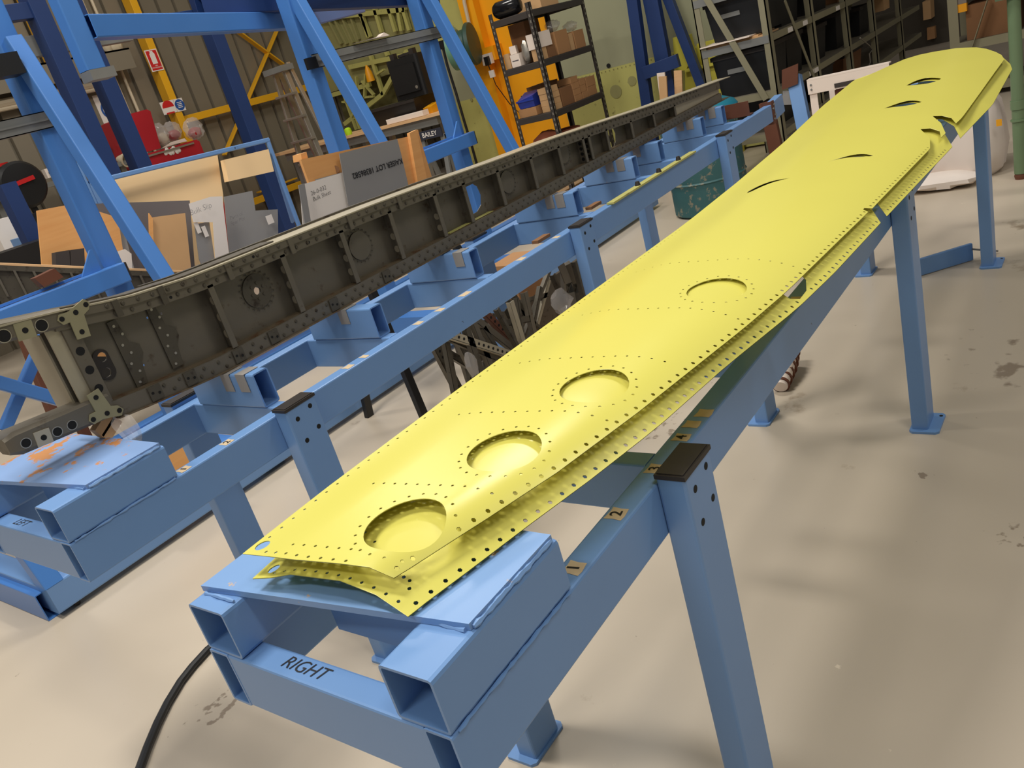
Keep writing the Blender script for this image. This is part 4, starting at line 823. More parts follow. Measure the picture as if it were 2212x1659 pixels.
# long timber table with cases
tb = thing('timber_table', 'long pale timber topped table carrying the black cases', 'table', (7.4, 7.4, 0))
TZ = 1.15
m = MB(); m.prism([(7.02, 5.98, TZ-.03), (7.02, 8.75, TZ-.03), (7.12, 9.0, TZ-.03), (7.68, 9.0, TZ-.03), (7.68, 6.35, TZ-.03)], (0, 0, .03)); m.build('table_top', PALEW, tb, smooth=False)
m = MB(); m.box((7.06, 6.08, TZ-.12), (7.11, 8.7, TZ-.031)); m.build('apron', GALV, tb, smooth=False)
for u in (6.45, 7.3, 8.6):
    for v in (7.12, 7.58): m = MB(); m.box((v, u, 0), (v+.06, u+.06, TZ-.031)); m.build('leg', GALV, tb, smooth=False)
# black equipment cases
def case(name, pts, X, d, mat, label, tilt=0):
    q = [P(u, v, X=X) for u, v in pts]; y0 = min(a.y for a in q); y1 = max(a.y for a in q); z0 = min(a.z for a in q); z1 = max(a.z for a in q)
    return y0, y1, z0, z1
kq = [P(u, v, X=7.25) for u, v in ((842,125),(908,118),(912,205),(846,225))]
y1 = (kq[0].y+kq[3].y)/2; y0 = (kq[1].y+kq[2].y)/2; z1 = (kq[0].z+kq[1].z)/2; z0 = (kq[2].z+kq[3].z)/2
bc = thing('equipment_case', 'black upright equipment case with latches on top, on the timber table', 'case', (7.35, (y0+y1)/2, z0))
tbx = z0
MB().beam((7.36, (y0+y1)/2, z0), (7.36, (y0+y1)/2, z1), .22, (y1-y0), up=(0, 1, 0), r=.03).build('shell', BLACK, bc)
m = MB(); m.box((7.225, y0+.05, z0+.06), (7.249, y1-.05, z1-.08)); m.build('front_panel', BLACK, bc, smooth=False)
for yy in (y0+.07, y1-.10): m = MB(); m.box((7.27, yy-.03, z1+.0), (7.33, yy+.03, z1+.06)); m.build('latch', BLACKP, bc, smooth=False)
MB().beam((7.36, y0+.12, z1+.02), (7.36, y1-.12, z1+.02), .03, .03).build('handle', BLACKP, bc)
MB().cyl((7.222, y0+.09, z0+.10), (7.2245, y0+.09, z0+.10), .018, n=14).build('oval_badge', ALU, bc)
kq = [P(u, v, X=7.2) for u, v in ((775,245),(905,208),(912,255),(790,280))]
y0b = kq[2].y; y1b = kq[0].y
tub = thing('black_tub', 'wide black plastic tub under the upright equipment case', 'tub', (7.4, (y0b+y1b)/2, TZ))
m = MB(); m.add([(7.2, y0b+.05, TZ), (7.6, y0b+.05, TZ), (7.6, y1b-.08, TZ), (7.2, y1b-.08, TZ), (7.15, y0b, tbx-.005), (7.66, y0b, tbx-.005), (7.66, y1b, tbx-.005), (7.15, y1b, tbx-.005)], [(0,3,2,1),(4,5,6,7),(0,1,5,4),(1,2,6,5),(2,3,7,6),(3,0,4,7)]); m.build('body', BLACK, tub, smooth=False)
m = MB(); m.box((7.135, y0b-.012, tbx-.035), (7.149, y1b+.012, tbx-.006)); m.build('rim', BLACKP, tub, smooth=False)
q = P(922, 232, X=7.2); m = MB(); m.add([(7.22, q.y-.05, TZ), (7.36, q.y-.05, TZ), (7.36, q.y+.05, TZ), (7.22, q.y+.05, TZ), (7.20, q.y-.06, TZ+.07), (7.38, q.y-.06, TZ+.10), (7.38, q.y+.06, TZ+.10), (7.20, q.y+.06, TZ+.07)], [(0,3,2,1),(4,5,6,7),(0,1,5,4),(1,2,6,5),(2,3,7,6),(3,0,4,7)]); solo(m, 'parts_bin', YBIN, 'small yellow parts bin on the table beside the black case', 'bin', smooth=False)
A_ = P(795, 285, Z=TZ); B_ = P(882, 262, Z=TZ); m = MB(); m.beam((7.10, A_.y, TZ+.03), (7.10, B_.y, TZ+.03), .10, .055); solo(m, 'white_wrapped_part', WHITEP, 'long white wrapped part on the table edge in front of the tub', 'wrapped part')
q = P(752, 284, X=7.1); m = MB(); m.lathe((7.1, q.y, TZ), (0, 0, 1), [(.035, 0), (.045, .03), (.04, .07), (.02, .085)], 12); solo(m, 'lime_tape_roll', LIME, 'fluorescent lime roll on the table beside the blue post', 'roll')
m = MB(); m.prism([P(u, v, Y=3.95) for u, v in ((770,92),(822,78),(830,70),(838,74),(842,76),(800,84))], (0, .05, 0)); solo(m, 'paper_offcut', WHITEP, 'white torn paper lying on the steel rail between posts', 'paper')
# trestle with name board under the table
bl = thing('trestle_stand', 'grey trestle with a dark name board reading BAILEY', 'trestle', (6.2, 5.6, 0))
q0 = P(905, 292, X=6.2); q1 = P(955, 281, X=6.2)
m = MB(); m.box((6.18, q1.y, q1.z-.05), (6.20, q0.y, q1.z+.03)); bo = m.build('name_board', M('slate_board', (52, 54, 66), .5), bl, smooth=False)
text('BAILEY', .062, (6.178, (q0.y+q1.y)/2, q1.z-.01), (0, -1, 0), (0, 0, 1), WHITE, bo, 'board_lettering', bold=.001)
for yy in (q0.y-.02, q1.y+.02):
    for dx in (-.18, .22): MB().beam((6.21+dx, yy, 0), (6.215, yy, q1.z-.04), .03, .05, up=(0, 1, 0)).build('leg', GALV, bl)
# ================================================================== BACK: ORANGE COLUMN, WING PARTS
oc = thing('orange_column', 'wide orange painted steel column behind the grey shelf', 'column', (8.75, 5.95, 0))
m = MB(); m.box((8.62, 5.35, 0), (8.92, 6.50, 5)); m.build('panel', ORANGE, oc, smooth=False)
m = MB(); m.box((8.50, 6.28, 0), (8.619, 6.50, 5)); m.build('flange', ORANGE, oc, smooth=False)
m = MB(); m.box((8.44, 6.12, P(1060, 120, X=8.5).z-.06), (8.619, 6.30, P(1060, 120, X=8.5).z+.10)); m.build('mounting_box', ORANGE, oc, smooth=False)
pts = [P(u, v, X=8.46) for u, v in ((1000,-40),(1003,5),(1020,80),(1025,100),(1030,112),(1040,126))]
m = MB(); m.path([V((8.46, q.y, q.z)) for q in pts], .022, 8); solo(m, 'power_conduit', PIPE, 'white conduit running down the orange column to the socket', 'conduit')
q = P(1052, 128, X=8.4); m = MB(); m.box((8.39, q.y-.07, q.z-.06), (8.435, q.y+.07, q.z+.06)); o = solo(m, 'wall_socket', WHITEP, 'white power socket on the orange column', 'socket', smooth=False)
m = MB(); m.box((8.35, q.y-.05, q.z-.07), (8.389, q.y+.01, q.z+.03)); m.build('black_plug', BLACK, o, smooth=False)
m = MB(); m.path([V((8.37, q.y-.02, q.z-.07)), V((8.4, q.y-.03, q.z-.3)), V((8.45, q.y-.12, q.z-.55)), V((8.5, q.y-.22, q.z-.72)), V((8.5, q.y-.28, q.z-.5))], .006, 6); m.build('power_lead', BLACK, o)
m = MB(); m.box((8.34, q.y-.09, q.z-.21), (8.36, q.y-.02, q.z-.13)); m.build('test_tag', WHITE, o, smooth=False)
wp = thing('upright_wing', 'tall grey green and yellow wing panel standing behind the shelf', 'wing panel', (8.4, 4.0, 0))
zb_ = P(1300, 152, X=8.3).z
def slab(parent, nm, y0, y1, z0, z1, x, th, mat): m = MB(); m.box((x, y0, z0), (x+th, y1, z1)); return m.build(nm, mat, parent, smooth=False)
slab(wp, 'upper_skin', 2.95, 5.25, zb_+.0005, 3.4, 8.30, .12, GGREEN)
slab(wp, 'lower_skin', 2.95, 5.25, 0.02, zb_, 8.295, .12, CHROM)
rv = MB(); yy = 3.0
while yy < 5.2: rv.cyl((8.294, yy, zb_-.02), (8.289, yy, zb_-.02), .006, n=6); yy += .05
rv.build('rivet_row', CHROMD, wp)['kind'] = 'stuff'
q = P(1314, 142, X=8.29); MB().cyl((8.288, q.y, q.z), (8.2995, q.y, q.z), .022, n=14).build('round_hole', HOLE, wp)
for u, v, r in ((1330, 198, .07), (1365, 175, .05)): q = P(u, v, X=8.29); MB().cyl((8.290, q.y, q.z), (8.2948, q.y, q.z), r, n=20).build('round_patch', CHROMD, wp)
wp2 = thing('upright_wing', 'narrow green and grey wing panel left of the orange column', 'wing panel', (8.75, 7.0, 0))
za, zb2 = P(1000, 218, X=8.7).z, P(960, 140, X=8.7).z
slab(wp2, 'lower_skin', 6.52, 7.3, .02, za, 8.70, .1, CHROM); slab(wp2, 'middle_skin', 6.52, 7.3, za+.0005, zb2+.25, 8.705, .1, GGREEN); slab(wp2, 'upper_skin', 6.52, 7.3, zb2+.2505, 3.6, 8.70, .1, CHROM)
for k in range(3): MB().cyl((8.69, 6.62+.22*k, za-.015), (8.70, 6.62+.22*k, za-.015), .02, n=10).build('fastener', CHROMD, wp2)
gp = solo(MB().box((9.3, 6.9, 0), (9.36, 7.72, 4.2)), 'grey_partition', GREYW, 'plain grey partition panel behind the blue gantry post', 'partition', smooth=False)
# chromate wing frame
wf = thing('wing_skeleton', 'yellow green wing frame of ribs and stringers standing behind the cases', 'wing frame', (9.0, 8.8, 0))
WX = 9.05
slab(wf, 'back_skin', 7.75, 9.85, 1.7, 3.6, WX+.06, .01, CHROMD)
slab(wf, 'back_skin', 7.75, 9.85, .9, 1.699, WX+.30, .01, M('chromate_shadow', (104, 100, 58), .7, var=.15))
def bar(a, b, w_, nm, mat=CHROM, X=WX): return MB().beam(P(*a, X=X), P(*b, X=X), w_, .05, up=(1, 0, 0), r=0).build(nm, mat, wf)
for a_, b_ in (((690,40),(876,20)),((755,145),(895,115)),((718,205),(800,182)),((745,268),(828,203)),((828,203),(880,110))): bar(a_, b_, .06, 'stringer')
for a_, b_ in (((775,20),(800,80)),((782,30),(796,80)),((808,12),(825,70)),((838,10),(855,68)),((858,8),(868,66)),((798,110),(828,205)),((830,100),(838,120)),((872,22),(885,65)),((868,0),(875,22))): bar(a_, b_, .05, 'rib')
for a_, b_ in (((712,45),(738,95)),((724,42),(750,95)),((740,38),(764,92)),((758,35),(776,85))): bar(a_, b_, .03, 'corrugation', CHROMD, WX+.03)
for a_, b_ in (((770,165),(775,215)),((790,160),(788,210)),((775,215),(760,255)),((788,210),(808,208)),((782,175),(808,205)),((815,160),(830,150)),((720,140),(770,280)),((728,135),(778,278)),((740,220),(770,222))): bar(a_, b_, .025, 'truss_tube', CHROM, WX-.03)
m = MB(); q = P(797, 160, X=WX-.1); m.lathe((q.x, q.y, q.z-.1), (0, 0, 1), [(.06, 0), (.05, .12), (.03, .18), (.01, .22)], 12); m.build('orange_cap', ORANGE, wf)
# green hose reel with hanging hose
q = P(985, 105, X=8.1); gr = thing('green_hose_reel', 'pale green hose reel mounted high beside the blue brace', 'hose reel', (q.x, q.y, q.z-.25))
MB().lathe((8.12, q.y+.10, q.z), (.35, -1, 0), [(.10, 0), (.235, .02), (.24, .10), (.20, .13), (.05, .14)], 26).build('near_cheek', REEL, gr)
MB().lathe((8.17, q.y-.04, q.z), (.35, -1, 0), [(.18, 0), (.18, .08)], 24).build('hose_coil', REELD, gr)
MB().lathe((8.20, q.y-.13, q.z), (.35, -1, 0), [(.22, 0), (.24, .02), (.23, .06), (.05, .08)], 26).build('far_cheek', REELD, gr)
m = MB(); m.box((8.22, q.y-.02, q.z-.05), (8.68, q.y+.05, q.z+.03)); m.build('bracket', REELD, gr, smooth=False)
qh = P(953, 92, X=7.95); m = MB(); m.box((7.93, qh.y-.05, qh.z-.07), (8.03, qh.y+.05, qh.z+.02)); m.build('hose_guide', BLACK, gr, smooth=False)
m = MB(); hp = [P(u, v, X=7.95-.02*i) for i, (u, v) in enumerate(((956,100),(966,140),(985,200),(1003,262),(1020,318),(1040,390)))]; m.path(hp, .016, 8); m.build('hanging_hose', BLACK, gr)
# ================================================================== GREY BOLTLESS SHELF WITH BOXES
sh = thing('storage_shelf', 'dark grey boltless storage shelf crowded with cardboard boxes', 'shelf', (7.08, 4.53, 0))
SX0, SX1, SY0, SY1 = 6.6, 7.55, 4.30, 4.75
for ux, uy in ((SX0, SY0), (SX0, SY1), (SX1, SY0), (SX1, SY1)):
    sx_ = 1 if ux == SX0 else -1; sy_ = 1 if uy == SY0 else -1; m = MB()
    m.box((min(ux, ux+sx_*.04), min(uy, uy+sy_*.004), 0), (max(ux, ux+sx_*.04), max(uy, uy+sy_*.004), 1.87)); m.box((min(ux, ux+sx_*.004), min(uy, uy+sy_*.04), 0), (max(ux, ux+sx_*.004), max(uy, uy+sy_*.04), 1.87))
    po = m.build('post', DGREY, sh, smooth=False); hm = MB(); z_ = .05
    while z_ < 1.84:
        hm.box((ux+sx_*.02-.006, uy-sy_*.0006-.0003, z_), (ux+sx_*.02+.006, uy-sy_*.0006+.0003, z_+.022)); hm.box((ux-sx_*.0006-.0003, uy+sy_*.02-.006, z_), (ux-sx_*.0006+.0003, uy+sy_*.02+.006, z_+.022)); z_ += .05
    hm.build('slot_row', ALU, po, smooth=False)['kind'] = 'stuff'
SZ = (1.805, 1.38, 0.93, 0.50, 0.10)
for z_ in SZ:
    m = MB(); m.box((SX0+.005, SY0+.005, z_-.012), (SX1-.005, SY1-.005, z_)); bo = m.build('shelf_board', DGREY, sh, smooth=False)
    for a_, b_ in (((SX0+.04, SY0+.006, z_-.03), (SX1-.04, SY0+.006, z_-.03)), ((SX0+.006, SY0+.04, z_-.03), (SX0+.006, SY1-.04, z_-.03)), ((SX0+.04, SY1-.006, z_-.03), (SX1-.04, SY1-.006, z_-.03)), ((SX1-.006, SY0+.04, z_-.03), (SX1-.006, SY1-.04, z_-.03))):
        MB().beam(a_, b_, .02, .055, r=.003).build('shelf_beam', DGREY, bo)
def cbox(x0, y0, z0, sx, sy, sz, mat, label, rz=0, open_=False, name='cardboard_box', cat='box', group='boxes on the grey shelf'):
    c, s_ = math.cos(rz), math.sin(rz); cx, cy = x0+sx/2, y0+sy/2
    m = MB(); m.obox((cx, cy, z0+sz/2), (sx*c, sx*s_, 0), (-sy*s_, sy*c, 0), (0, 0, sz))
    o = solo(m, name, mat, label, cat, group, smooth=False)
    t = MB(); t.obox((cx, cy, z0+sz+.0006), (sx*c, sx*s_, 0), (-.012*s_, .012*c, 0), (0, 0, .001)); t.build('tape_seam', TAPE if mat is not WHITEP else GREYSH, o, smooth=False)
    return o
e_ = .0015
z_ = SZ[1]+e_
cbox(6.66, 4.33, z_, .10, .10, .10, CARDL, 'small pale box at the near corner of the middle shelf')
cbox(6.78, 4.33, z_, .13, .12, .09, CARDD, 'low dark box second along the middle shelf')
bxs = cbox(6.65, 4.325, z_+.102, .22, .12, .13, WHITEP, 'large whitish carton stacked on two small boxes')
cbox(6.95, 4.33, z_, .22, .16, .20, CARD, 'tall brown carton under clear film on the middle shelf')
cbox(7.20, 4.34, z_, .07, .15, .15, CARDL, 'narrow pale carton beside the far end of the middle shelf')
cbox(7.30, 4.34, z_, .18, .16, .16, CARD, 'brown carton at the far right end of the middle shelf')
cbox(6.63, 4.66, z_, .12, .06, .13, CARDL, 'brown carton with printed lines at the left of the middle shelf')
wbx = cbox(6.63, 4.55, z_, .12, .10, .11, WHITEP, 'white labelled carton beside the silver foil bag')
text('SPARE PARTS', .014, (6.6285, 4.60, z_+.06), (0, -1, 0), (0, 0, 1), INKR, wbx, 'carton_print') if 0 else None
m = MB(); m.box((6.6285, 4.565, z_+.05), (6.6295, 4.635, z_+.058)); m.build('label_line', INKR, wbx, smooth=False)
cbox(6.64, 4.60, z_+.112, .10, .06, .07, WHITEP, 'small white carton tilted on top of the labelled carton', .4)
m = MB(); m.blob((6.68, 4.495, z_+.105), .04, .042, .10, 12, 8, .2); solo(m, 'foil_bag', ALU, 'crinkled silver foil bag on the middle shelf', 'bag')
for x_, y_, sz_, lb_ in ((7.08, 4.41, .05, 'clear film bag heaped on the tall brown carton'), (7.40, 4.42, .045, 'clear film bag on the far right carton')):
    m = MB(); m.blob((x_, y_, z_+(.255 if x_ < 7.2 else .21)), .09, .06, sz_, 12, 8, .3); solo(m, 'film_bag', CLEAR, lb_, 'bag')
cbox(6.80, 4.53, z_, .25, .18, .36, CARDD, 'tall dark carton at the back of the middle shelf')
z_ = SZ[2]+e_
for k, (x_, w_, d_, n_, hh, mt) in enumerate(((6.67, .13, .14, 4, .052, CARDL), (6.83, .20, .16, 1, .16, CARDD), (7.05, .13, .15, 4, .055, CARD), (7.20, .10, .15, 3, .06, CARD), (7.32, .17, .15, 2, .085, CARD))):
    for j in range(n_):
        nm_ = ('near corner', 'second', 'third', 'fourth', 'far right')[k]
        cbox(x_+random.uniform(0, .008), 4.33+random.uniform(0, .008), z_+j*(hh+.0015), w_, d_, hh, mt, '%s brown carton in the %s stack of the lower shelf' % (('bottom', 'second', 'third', 'top')[j] if n_ > 1 else 'single', nm_))
cbox(6.85, 4.54, z_, .30, .17, .24, CARDD, 'big dark carton at the back of the lower shelf')
cb = cbox(6.625, 4.505, z_, .15, .20, .075, CARD, 'flat brown carton under the blue bin')
bb = thing('blue_parts_bin', 'blue plastic parts bin on a flat carton, lower shelf', 'bin', (6.70, 4.60, z_+.077))
zz_ = z_+.0785; m = MB(); m.add([(6.64, 4.52, zz_), (6.78, 4.52, zz_), (6.78, 4.69, zz_), (6.64, 4.69, zz_), (6.625, 4.51, zz_+.10), (6.79, 4.51, zz_+.13), (6.79, 4.70, zz_+.13), (6.625, 4.70, zz_+.07)], [(0,3,2,1),(4,5,6,7),(0,1,5,4),(1,2,6,5),(2,3,7,6),(3,0,4,7)]); m.build('body', BLBIN, bb, smooth=False)
m = MB(); m.box((6.618, 4.505, zz_+.06), (6.628, 4.705, zz_+.075)); m.build('rim', BLBIN, bb, smooth=False)
z_ = SZ[0]+e_
m = MB(); m.lathe((6.68, 4.44, z_+.076), (0, 1, 0), [(.03, 0), (.065, .015), (.075, .05), (.075, .24), (.06, .27), (.03, .28)], 20); solo(m, 'black_cylinder', M('gloss_black', (18, 18, 20), .15), 'glossy black cylinder lying on the top shelf', 'cylinder')
cbox(6.86, 4.34, z_, .30, .25, .16, CARDL, 'pale carton on the top shelf beside the black cylinder')
z_ = SZ[3]+e_
m = MB(); m.blob((6.78, 4.56, z_+.13), .13, .16, .13, 14, 9, .12); solo(m, 'folded_cloth', TERRA, 'terracotta folded cloth at the left of the bottom shelf', 'cloth')
m = MB()
for k in range(9): m.path([V((7.05+.13*math.cos(t*.5), 4.50+.12*math.sin(t*.5), z_+.02+.022*k+.003*math.sin(t))) for t in range(14)], .012, 6)
solo(m, 'coiled_hose', TERRA, 'coil of terracotta hose on the bottom shelf', 'hose coil')['kind'] = 'stuff'
cbox(7.25, 4.34, z_, .18, .16, .16, CARDL, 'pale carton at the right of the bottom shelf')
# ================================================================== BLUE TRESTLE IN SHADED NAVY, AND SCRAP BEFORE THE BIG WING
nt_ = thing('shaded_trestle', 'blue A frame trestle, shade painted in as navy, standing before the grey green wing', 'trestle', (7.85, 3.75, 0))  # blue trestle; the shade it stands in is put into the navy
TX = 7.8
def tb_(a, b, w_, d_, nm, X=TX, ext=0):
    A_ = P(*a, X=X); B_ = P(*b, X=X); D_ = B_-A_
    if ext and abs(D_.z) > .01: B_ = A_+D_*((A_.z-.02)/(A_.z-B_.z))
    A_ = A_-D_.normalized()*.6 if ext else A_
    return MB().beam(A_, B_, d_, w_, up=(0, 1, 0), r=.004).build(nm, NAVY, nt_)
tb_((1368, 0), (1395, 195), .11, .08, 'post', TX, 1); tb_((1408, 0), (1445, 190), .15, .08, 'post', TX+.1, 1); tb_((1445, 0), (1503, 150), .09, .07, 'brace', TX+.2, 1)
tb_((1392, 158), (1466, 130), .12, .05, 'cross_bar', TX-.05)
sc = [(1405, 195, 1432, 178), (1420, 200, 1428, 170), (1438, 195, 1465, 165)]
for i, q4 in enumerate(sc):
    A_ = P(q4[0], q4[1], X=7.3+.1*i); B_ = P(q4[2], q4[3], X=7.3+.1*i); m = MB(); m.beam((A_.x, A_.y, 0), (B_.x+.02, B_.y, B_.z+.05), .08, .02, up=(1, 0, 0)); solo(m, 'timber_offcut', [CARDL, WHITEP, PALEW][i], ['brown timber offcut leaning under the blue trestle', 'white timber offcut leaning under the blue trestle', 'pale timber offcut leaning at the right of the blue trestle'][i], 'timber offcut')
# lime yellow skip/fairing beside the rack
ym = M('lime_yellow_paint', (202, 192, 74), .5, var=.08)
yb = thing('yellow_fairing', 'lime yellow riveted fairing and tray behind the olive rack', 'fairing', (8.0, 3.2, 0))
for nm, pts, X_, d_ in (('curved_panel', [(1453,82),(1490,74),(1500,115),(1482,150),(1462,158),(1456,120)], 8.10, .05), ('tray', [(1480,150),(1570,130),(1580,185),(1480,200)], 8.12, .1), ('rim', [(1478,150),(1570,128),(1571,134),(1480,157)], 8.08, .04), ('back', [(1505,95),(1580,75),(1582,130),(1508,150)], 8.24, .03)):
    m = MB(); m.prism([P(u, v, X=X_) for u, v in pts], (d_, 0, 0)); m.build(nm, ym, yb, smooth=False)
m = MB(); q = P(1525, 190, X=8.12); m.box((8.12, q.y-.25, 0), (8.22, q.y+.25, q.z)); m.build('stand', ym, yb, smooth=False)
# ================================================================== OLIVE RACK
RX, RY0, RY1, RXE = 6.8, 2.34, 2.92, 12.4
rk = thing('olive_rack', 'long olive steel storage rack running away behind the yellow skins', 'rack', (9.5, 2.63, 0))
RZ = (.36, .69, 1.105, 1.49, 1.95)
ups = [RX]+[P(u, 60, Y=RY0).x for u in (1757, 1832, 1890, 1948)]
for i, ux in enumerate(ups):
    for uy in (RY0, RY1):
        sy_ = 1 if uy == RY0 else -1; m = MB(); m.box((ux, min(uy, uy+.01*sy_), 0), (ux+.07, max(uy, uy+.01*sy_), 2.6)); m.box((ux, min(uy, uy+.055*sy_), 0), (ux+.006, max(uy, uy+.055*sy_), 2.6)); po = m.build('upright', RACKG, rk, smooth=False)
        if i == 0:
            for z_ in RZ: MB().cyl((ux-.003, uy+.02*sy_, z_-.02), (ux, uy+.02*sy_, z_-.02), .008, n=8).build('bolt', HOLE, po)
for z_ in RZ:
    m = MB(); m.box((RX+.007, RY0+.011, z_-.012), (RXE, RY1-.011, z_)); bo = m.build('shelf_board', RACKD, rk, smooth=False)
    m = MB(); m.box((RX-.004, RY0+.012, z_-.055), (RX-.0005, RY1-.012, z_+.002)); m.build('end_lip', RACKG if z_ < 1 else GALV, bo, smooth=False)
    m = MB(); m.box((RX+.08, RY0+.002, z_-.05), (RXE, RY0+.010, z_+.002)); m.build('front_lip', RACKG, bo, smooth=False)
    if z_ in (.69, 1.105):
        for i, u in enumerate(((1755, 80), (1740, 50)) if z_ == .69 else ((1739, 42), (1705, 44), (1810, 15))):
            q = P(u[0], u[1], Y=RY0); m = MB(); m.box((q.x-.06, RY0-.001, z_-.046), (q.x+.06, RY0+.0015, z_-.008)); m.build('shelf_tag', WHITE, bo, smooth=False)
for a_, b_, w_, X_, Y_ in (((1525, -5), (1655, 215), .05, RX-.02, None), ((1695, 0), (1760, 170), .04, None, RY0-.012)):
    A_ = P(*a_, X=X_) if X_ else P(*a_, Y=Y_); B_ = P(*b_, X=X_) if X_ else P(*b_, Y=Y_)
    MB().beam(A_, B_, w_, .006, up=(1, 0, 0) if X_ else (0, 1, 0), r=0).build('brace', RACKG, rk)
# tubs and clutter on the rack
def tub_(x0, y0, z0, sx, sy, sz, label, tag=True, mat=BLACK):
    o = thing('storage_tub', label, 'tub', (x0+sx/2, y0+sy/2, z0), 'black tubs on the olive rack')
    m = MB(); m.add([(x0+.03, y0+.03, z0), (x0+sx-.03, y0+.03, z0), (x0+sx-.03, y0+sy-.03, z0), (x0+.03, y0+sy-.03, z0), (x0, y0, z0+sz), (x0+sx, y0, z0+sz), (x0+sx, y0+sy, z0+sz), (x0, y0+sy, z0+sz)], [(0,3,2,1),(4,5,6,7),(0,1,5,4),(1,2,6,5),(2,3,7,6),(3,0,4,7)]); m.build('body', mat, o, smooth=False)
    m = MB(); m.box((x0-.01, y0-.01, z0+sz-.03), (x0+sx+.01, y0+sy+.01, z0+sz+.004)); m.build('lid_rim', BLACKP, o, smooth=False)
    if tag: m = MB(); m.box((x0+.004, y0+sy*.42, z0+sz*.55), (x0+.012, y0+sy*.75, z0+sz*.66)); m.build('label_holder', GALV, o, smooth=False)
    return o
tub_(RX+.06, RY0+.06, RZ[1]+.001, .48, .46, .34, 'nearest black tub on the lower visible shelf of the olive rack')
tub_(RX+.06, RY0+.03, RZ[2]+.035, .48, .48, .30, 'nearest black tub on the upper shelf above the stacked papers')
lay = [(.66, 1, .5, .33, BLACK), (1.4, 1, .5, .30, BLACK), (2.2, 1, .6, .33, BLACK), (3.1, 1, .5, .28, BLACK), (.66, 2, .55, .28, BLACK), (1.5, 2, .6, .30, BLACK), (2.4, 2, .6, .28, CARDD), (3.3, 2, .5, .3, BLACK), (.30, 0, .8, .26, BLACK), (1.3, 0, .7, .26, BLACK), (2.3, 0, .8, .25, CARDD), (.66, 3, .6, .3, BLACK), (1.5, 3, .7, .3, CARDD), (2.5, 3, .7, .3, BLACK)]  # more dark tubs added so the rack looks deep in shade
nth = {}
for dx, sh_i, w_, h_, mt in lay:
    nth[sh_i] = nth.get(sh_i, 0)+1
    tub_(RX+dx, RY0+.10, RZ[sh_i]+.001, w_-.06, .40, h_, '%s dark tub added for shade along the %s shelf of the olive rack' % (('second', 'third', 'fourth', 'fifth', 'sixth')[nth[sh_i]-1], ('lowest', 'low', 'middle', 'high')[sh_i]), False, mt)
m = MB(); m.box((RX+.02, RY0+.06, RZ[2]+.001), (RX+.40, RY1-.03, RZ[2]+.012)); m.box((RX+.03, RY0+.10, RZ[2]+.0125), (RX+.42, RY1-.02, RZ[2]+.022)); solo(m, 'paper_stack', CARDL, 'curling stack of brown and white papers under the upper tub', 'paper stack', smooth=False)
m = MB(); m.prism([(RX-.03, RY0+.15, RZ[2]+.0235), (RX-.02, RY1-.01, RZ[2]+.0235), (RX+.40, RY1-.02, RZ[2]+.0235), (RX+.40, RY0+.12, RZ[2]+.0235)], (0, 0, .008)); solo(m, 'white_folder', WHITEP, 'white folder lying on top of the brown papers', 'folder', smooth=False)
for i, (u, v, w_, h_, mt, lb_, Y_) in enumerate(((1905, 8, .10, .07, CARDL, 'pale carton glimpsed high in the dark rack', 2.5), (2006, 20, .09, .12, CARDL, 'tilted pale carton far along the dark rack', 2.5), (2016, 68, .12, .08, CARD, 'brown carton below the tilted pale one in the dark rack', 2.5))):
    q = P(u, v, Y=Y_); m = MB(); m.obox(q, (w_*3, 0, 0), (0, .1, 0), (.03, 0, h_*2)); solo(m, 'cardboard_box', mt, lb_, 'box', smooth=False)
pw = [P(u, v, Y=2.30) for u, v in ((1858,82),(1880,100),(1884,108),(1878,116),(1880,135),(1873,150))]; m = MB(); m.path(pw, .006, 6); solo(m, 'hanging_wire', ALU, 'thin loose wire hanging from the olive rack', 'wire')
# second rack across the back right
r2 = thing('olive_rack', 'olive steel rack across the back right behind the skin tip', 'rack', (9.2, .7, 0))
X2 = 8.9
yy0 = P(2048, 40, X=X2).y
for uy in (yy0, yy0-1.9, yy0-3.6):
    for ux in (X2, X2+.6): m = MB(); m.box((ux, uy-.08, 0), (ux+.012, uy, 2.4)); m.build('upright', RACKG, r2, smooth=False)
A_ = P(2135, -5, X=X2-.015); B_ = P(2095, 118, X=X2-.015); MB().beam(A_, B_, .006, .085, up=(1, 0, 0), r=0).build('brace', RACKG, r2)
for z_ in (.12, P(2045, 100, X=X2).z, P(2045, 100, X=X2).z+.48, P(2045, 100, X=X2).z+.96):
    m = MB(); m.box((X2+.013, yy0-3.6, z_-.03), (X2+.59, yy0, z_)); bo = m.build('shelf_board', RACKD, r2, smooth=False); m = MB(); m.box((X2-.002, yy0-3.6, z_-.07), (X2-.0005+.012, yy0-.001, z_+.004)); m.build('front_lip', RACKG, bo, smooth=False)
zt2 = P(2045, 100, X=X2).z
for i, (y_, w_, h_, mt, lb_) in enumerate(((yy0-.55, .42, .30, CARDD, 'brown crate at the left of the back right rack'), (yy0-1.1, .45, .26, BLACK, 'black crate in the middle of the back right rack'), (yy0-1.7, .45, .32, CARDD, 'brown crate right of the black one on the back rack'))):
    m = MB(); m.box((X2+.08, y_, zt2+.001), (X2+.5, y_+w_, zt2+h_)); solo(m, 'crate', mt, lb_, 'crate', smooth=False)
q = P(2062, 15, X=X2+.05); m = MB(); m.box((X2+.02, q.y-.10, zt2+.33), (X2+.08, q.y+.02, 2.0)); o = solo(m, 'grey_strip', GREYW, 'grey hanging strip with an orange end on the back rack', 'panel', smooth=False)
m = MB(); m.box((X2+.018, q.y-.10, zt2+.26), (X2+.082, q.y+.02, zt2+.329)); m.build('orange_end', ORANGE, o, smooth=False)
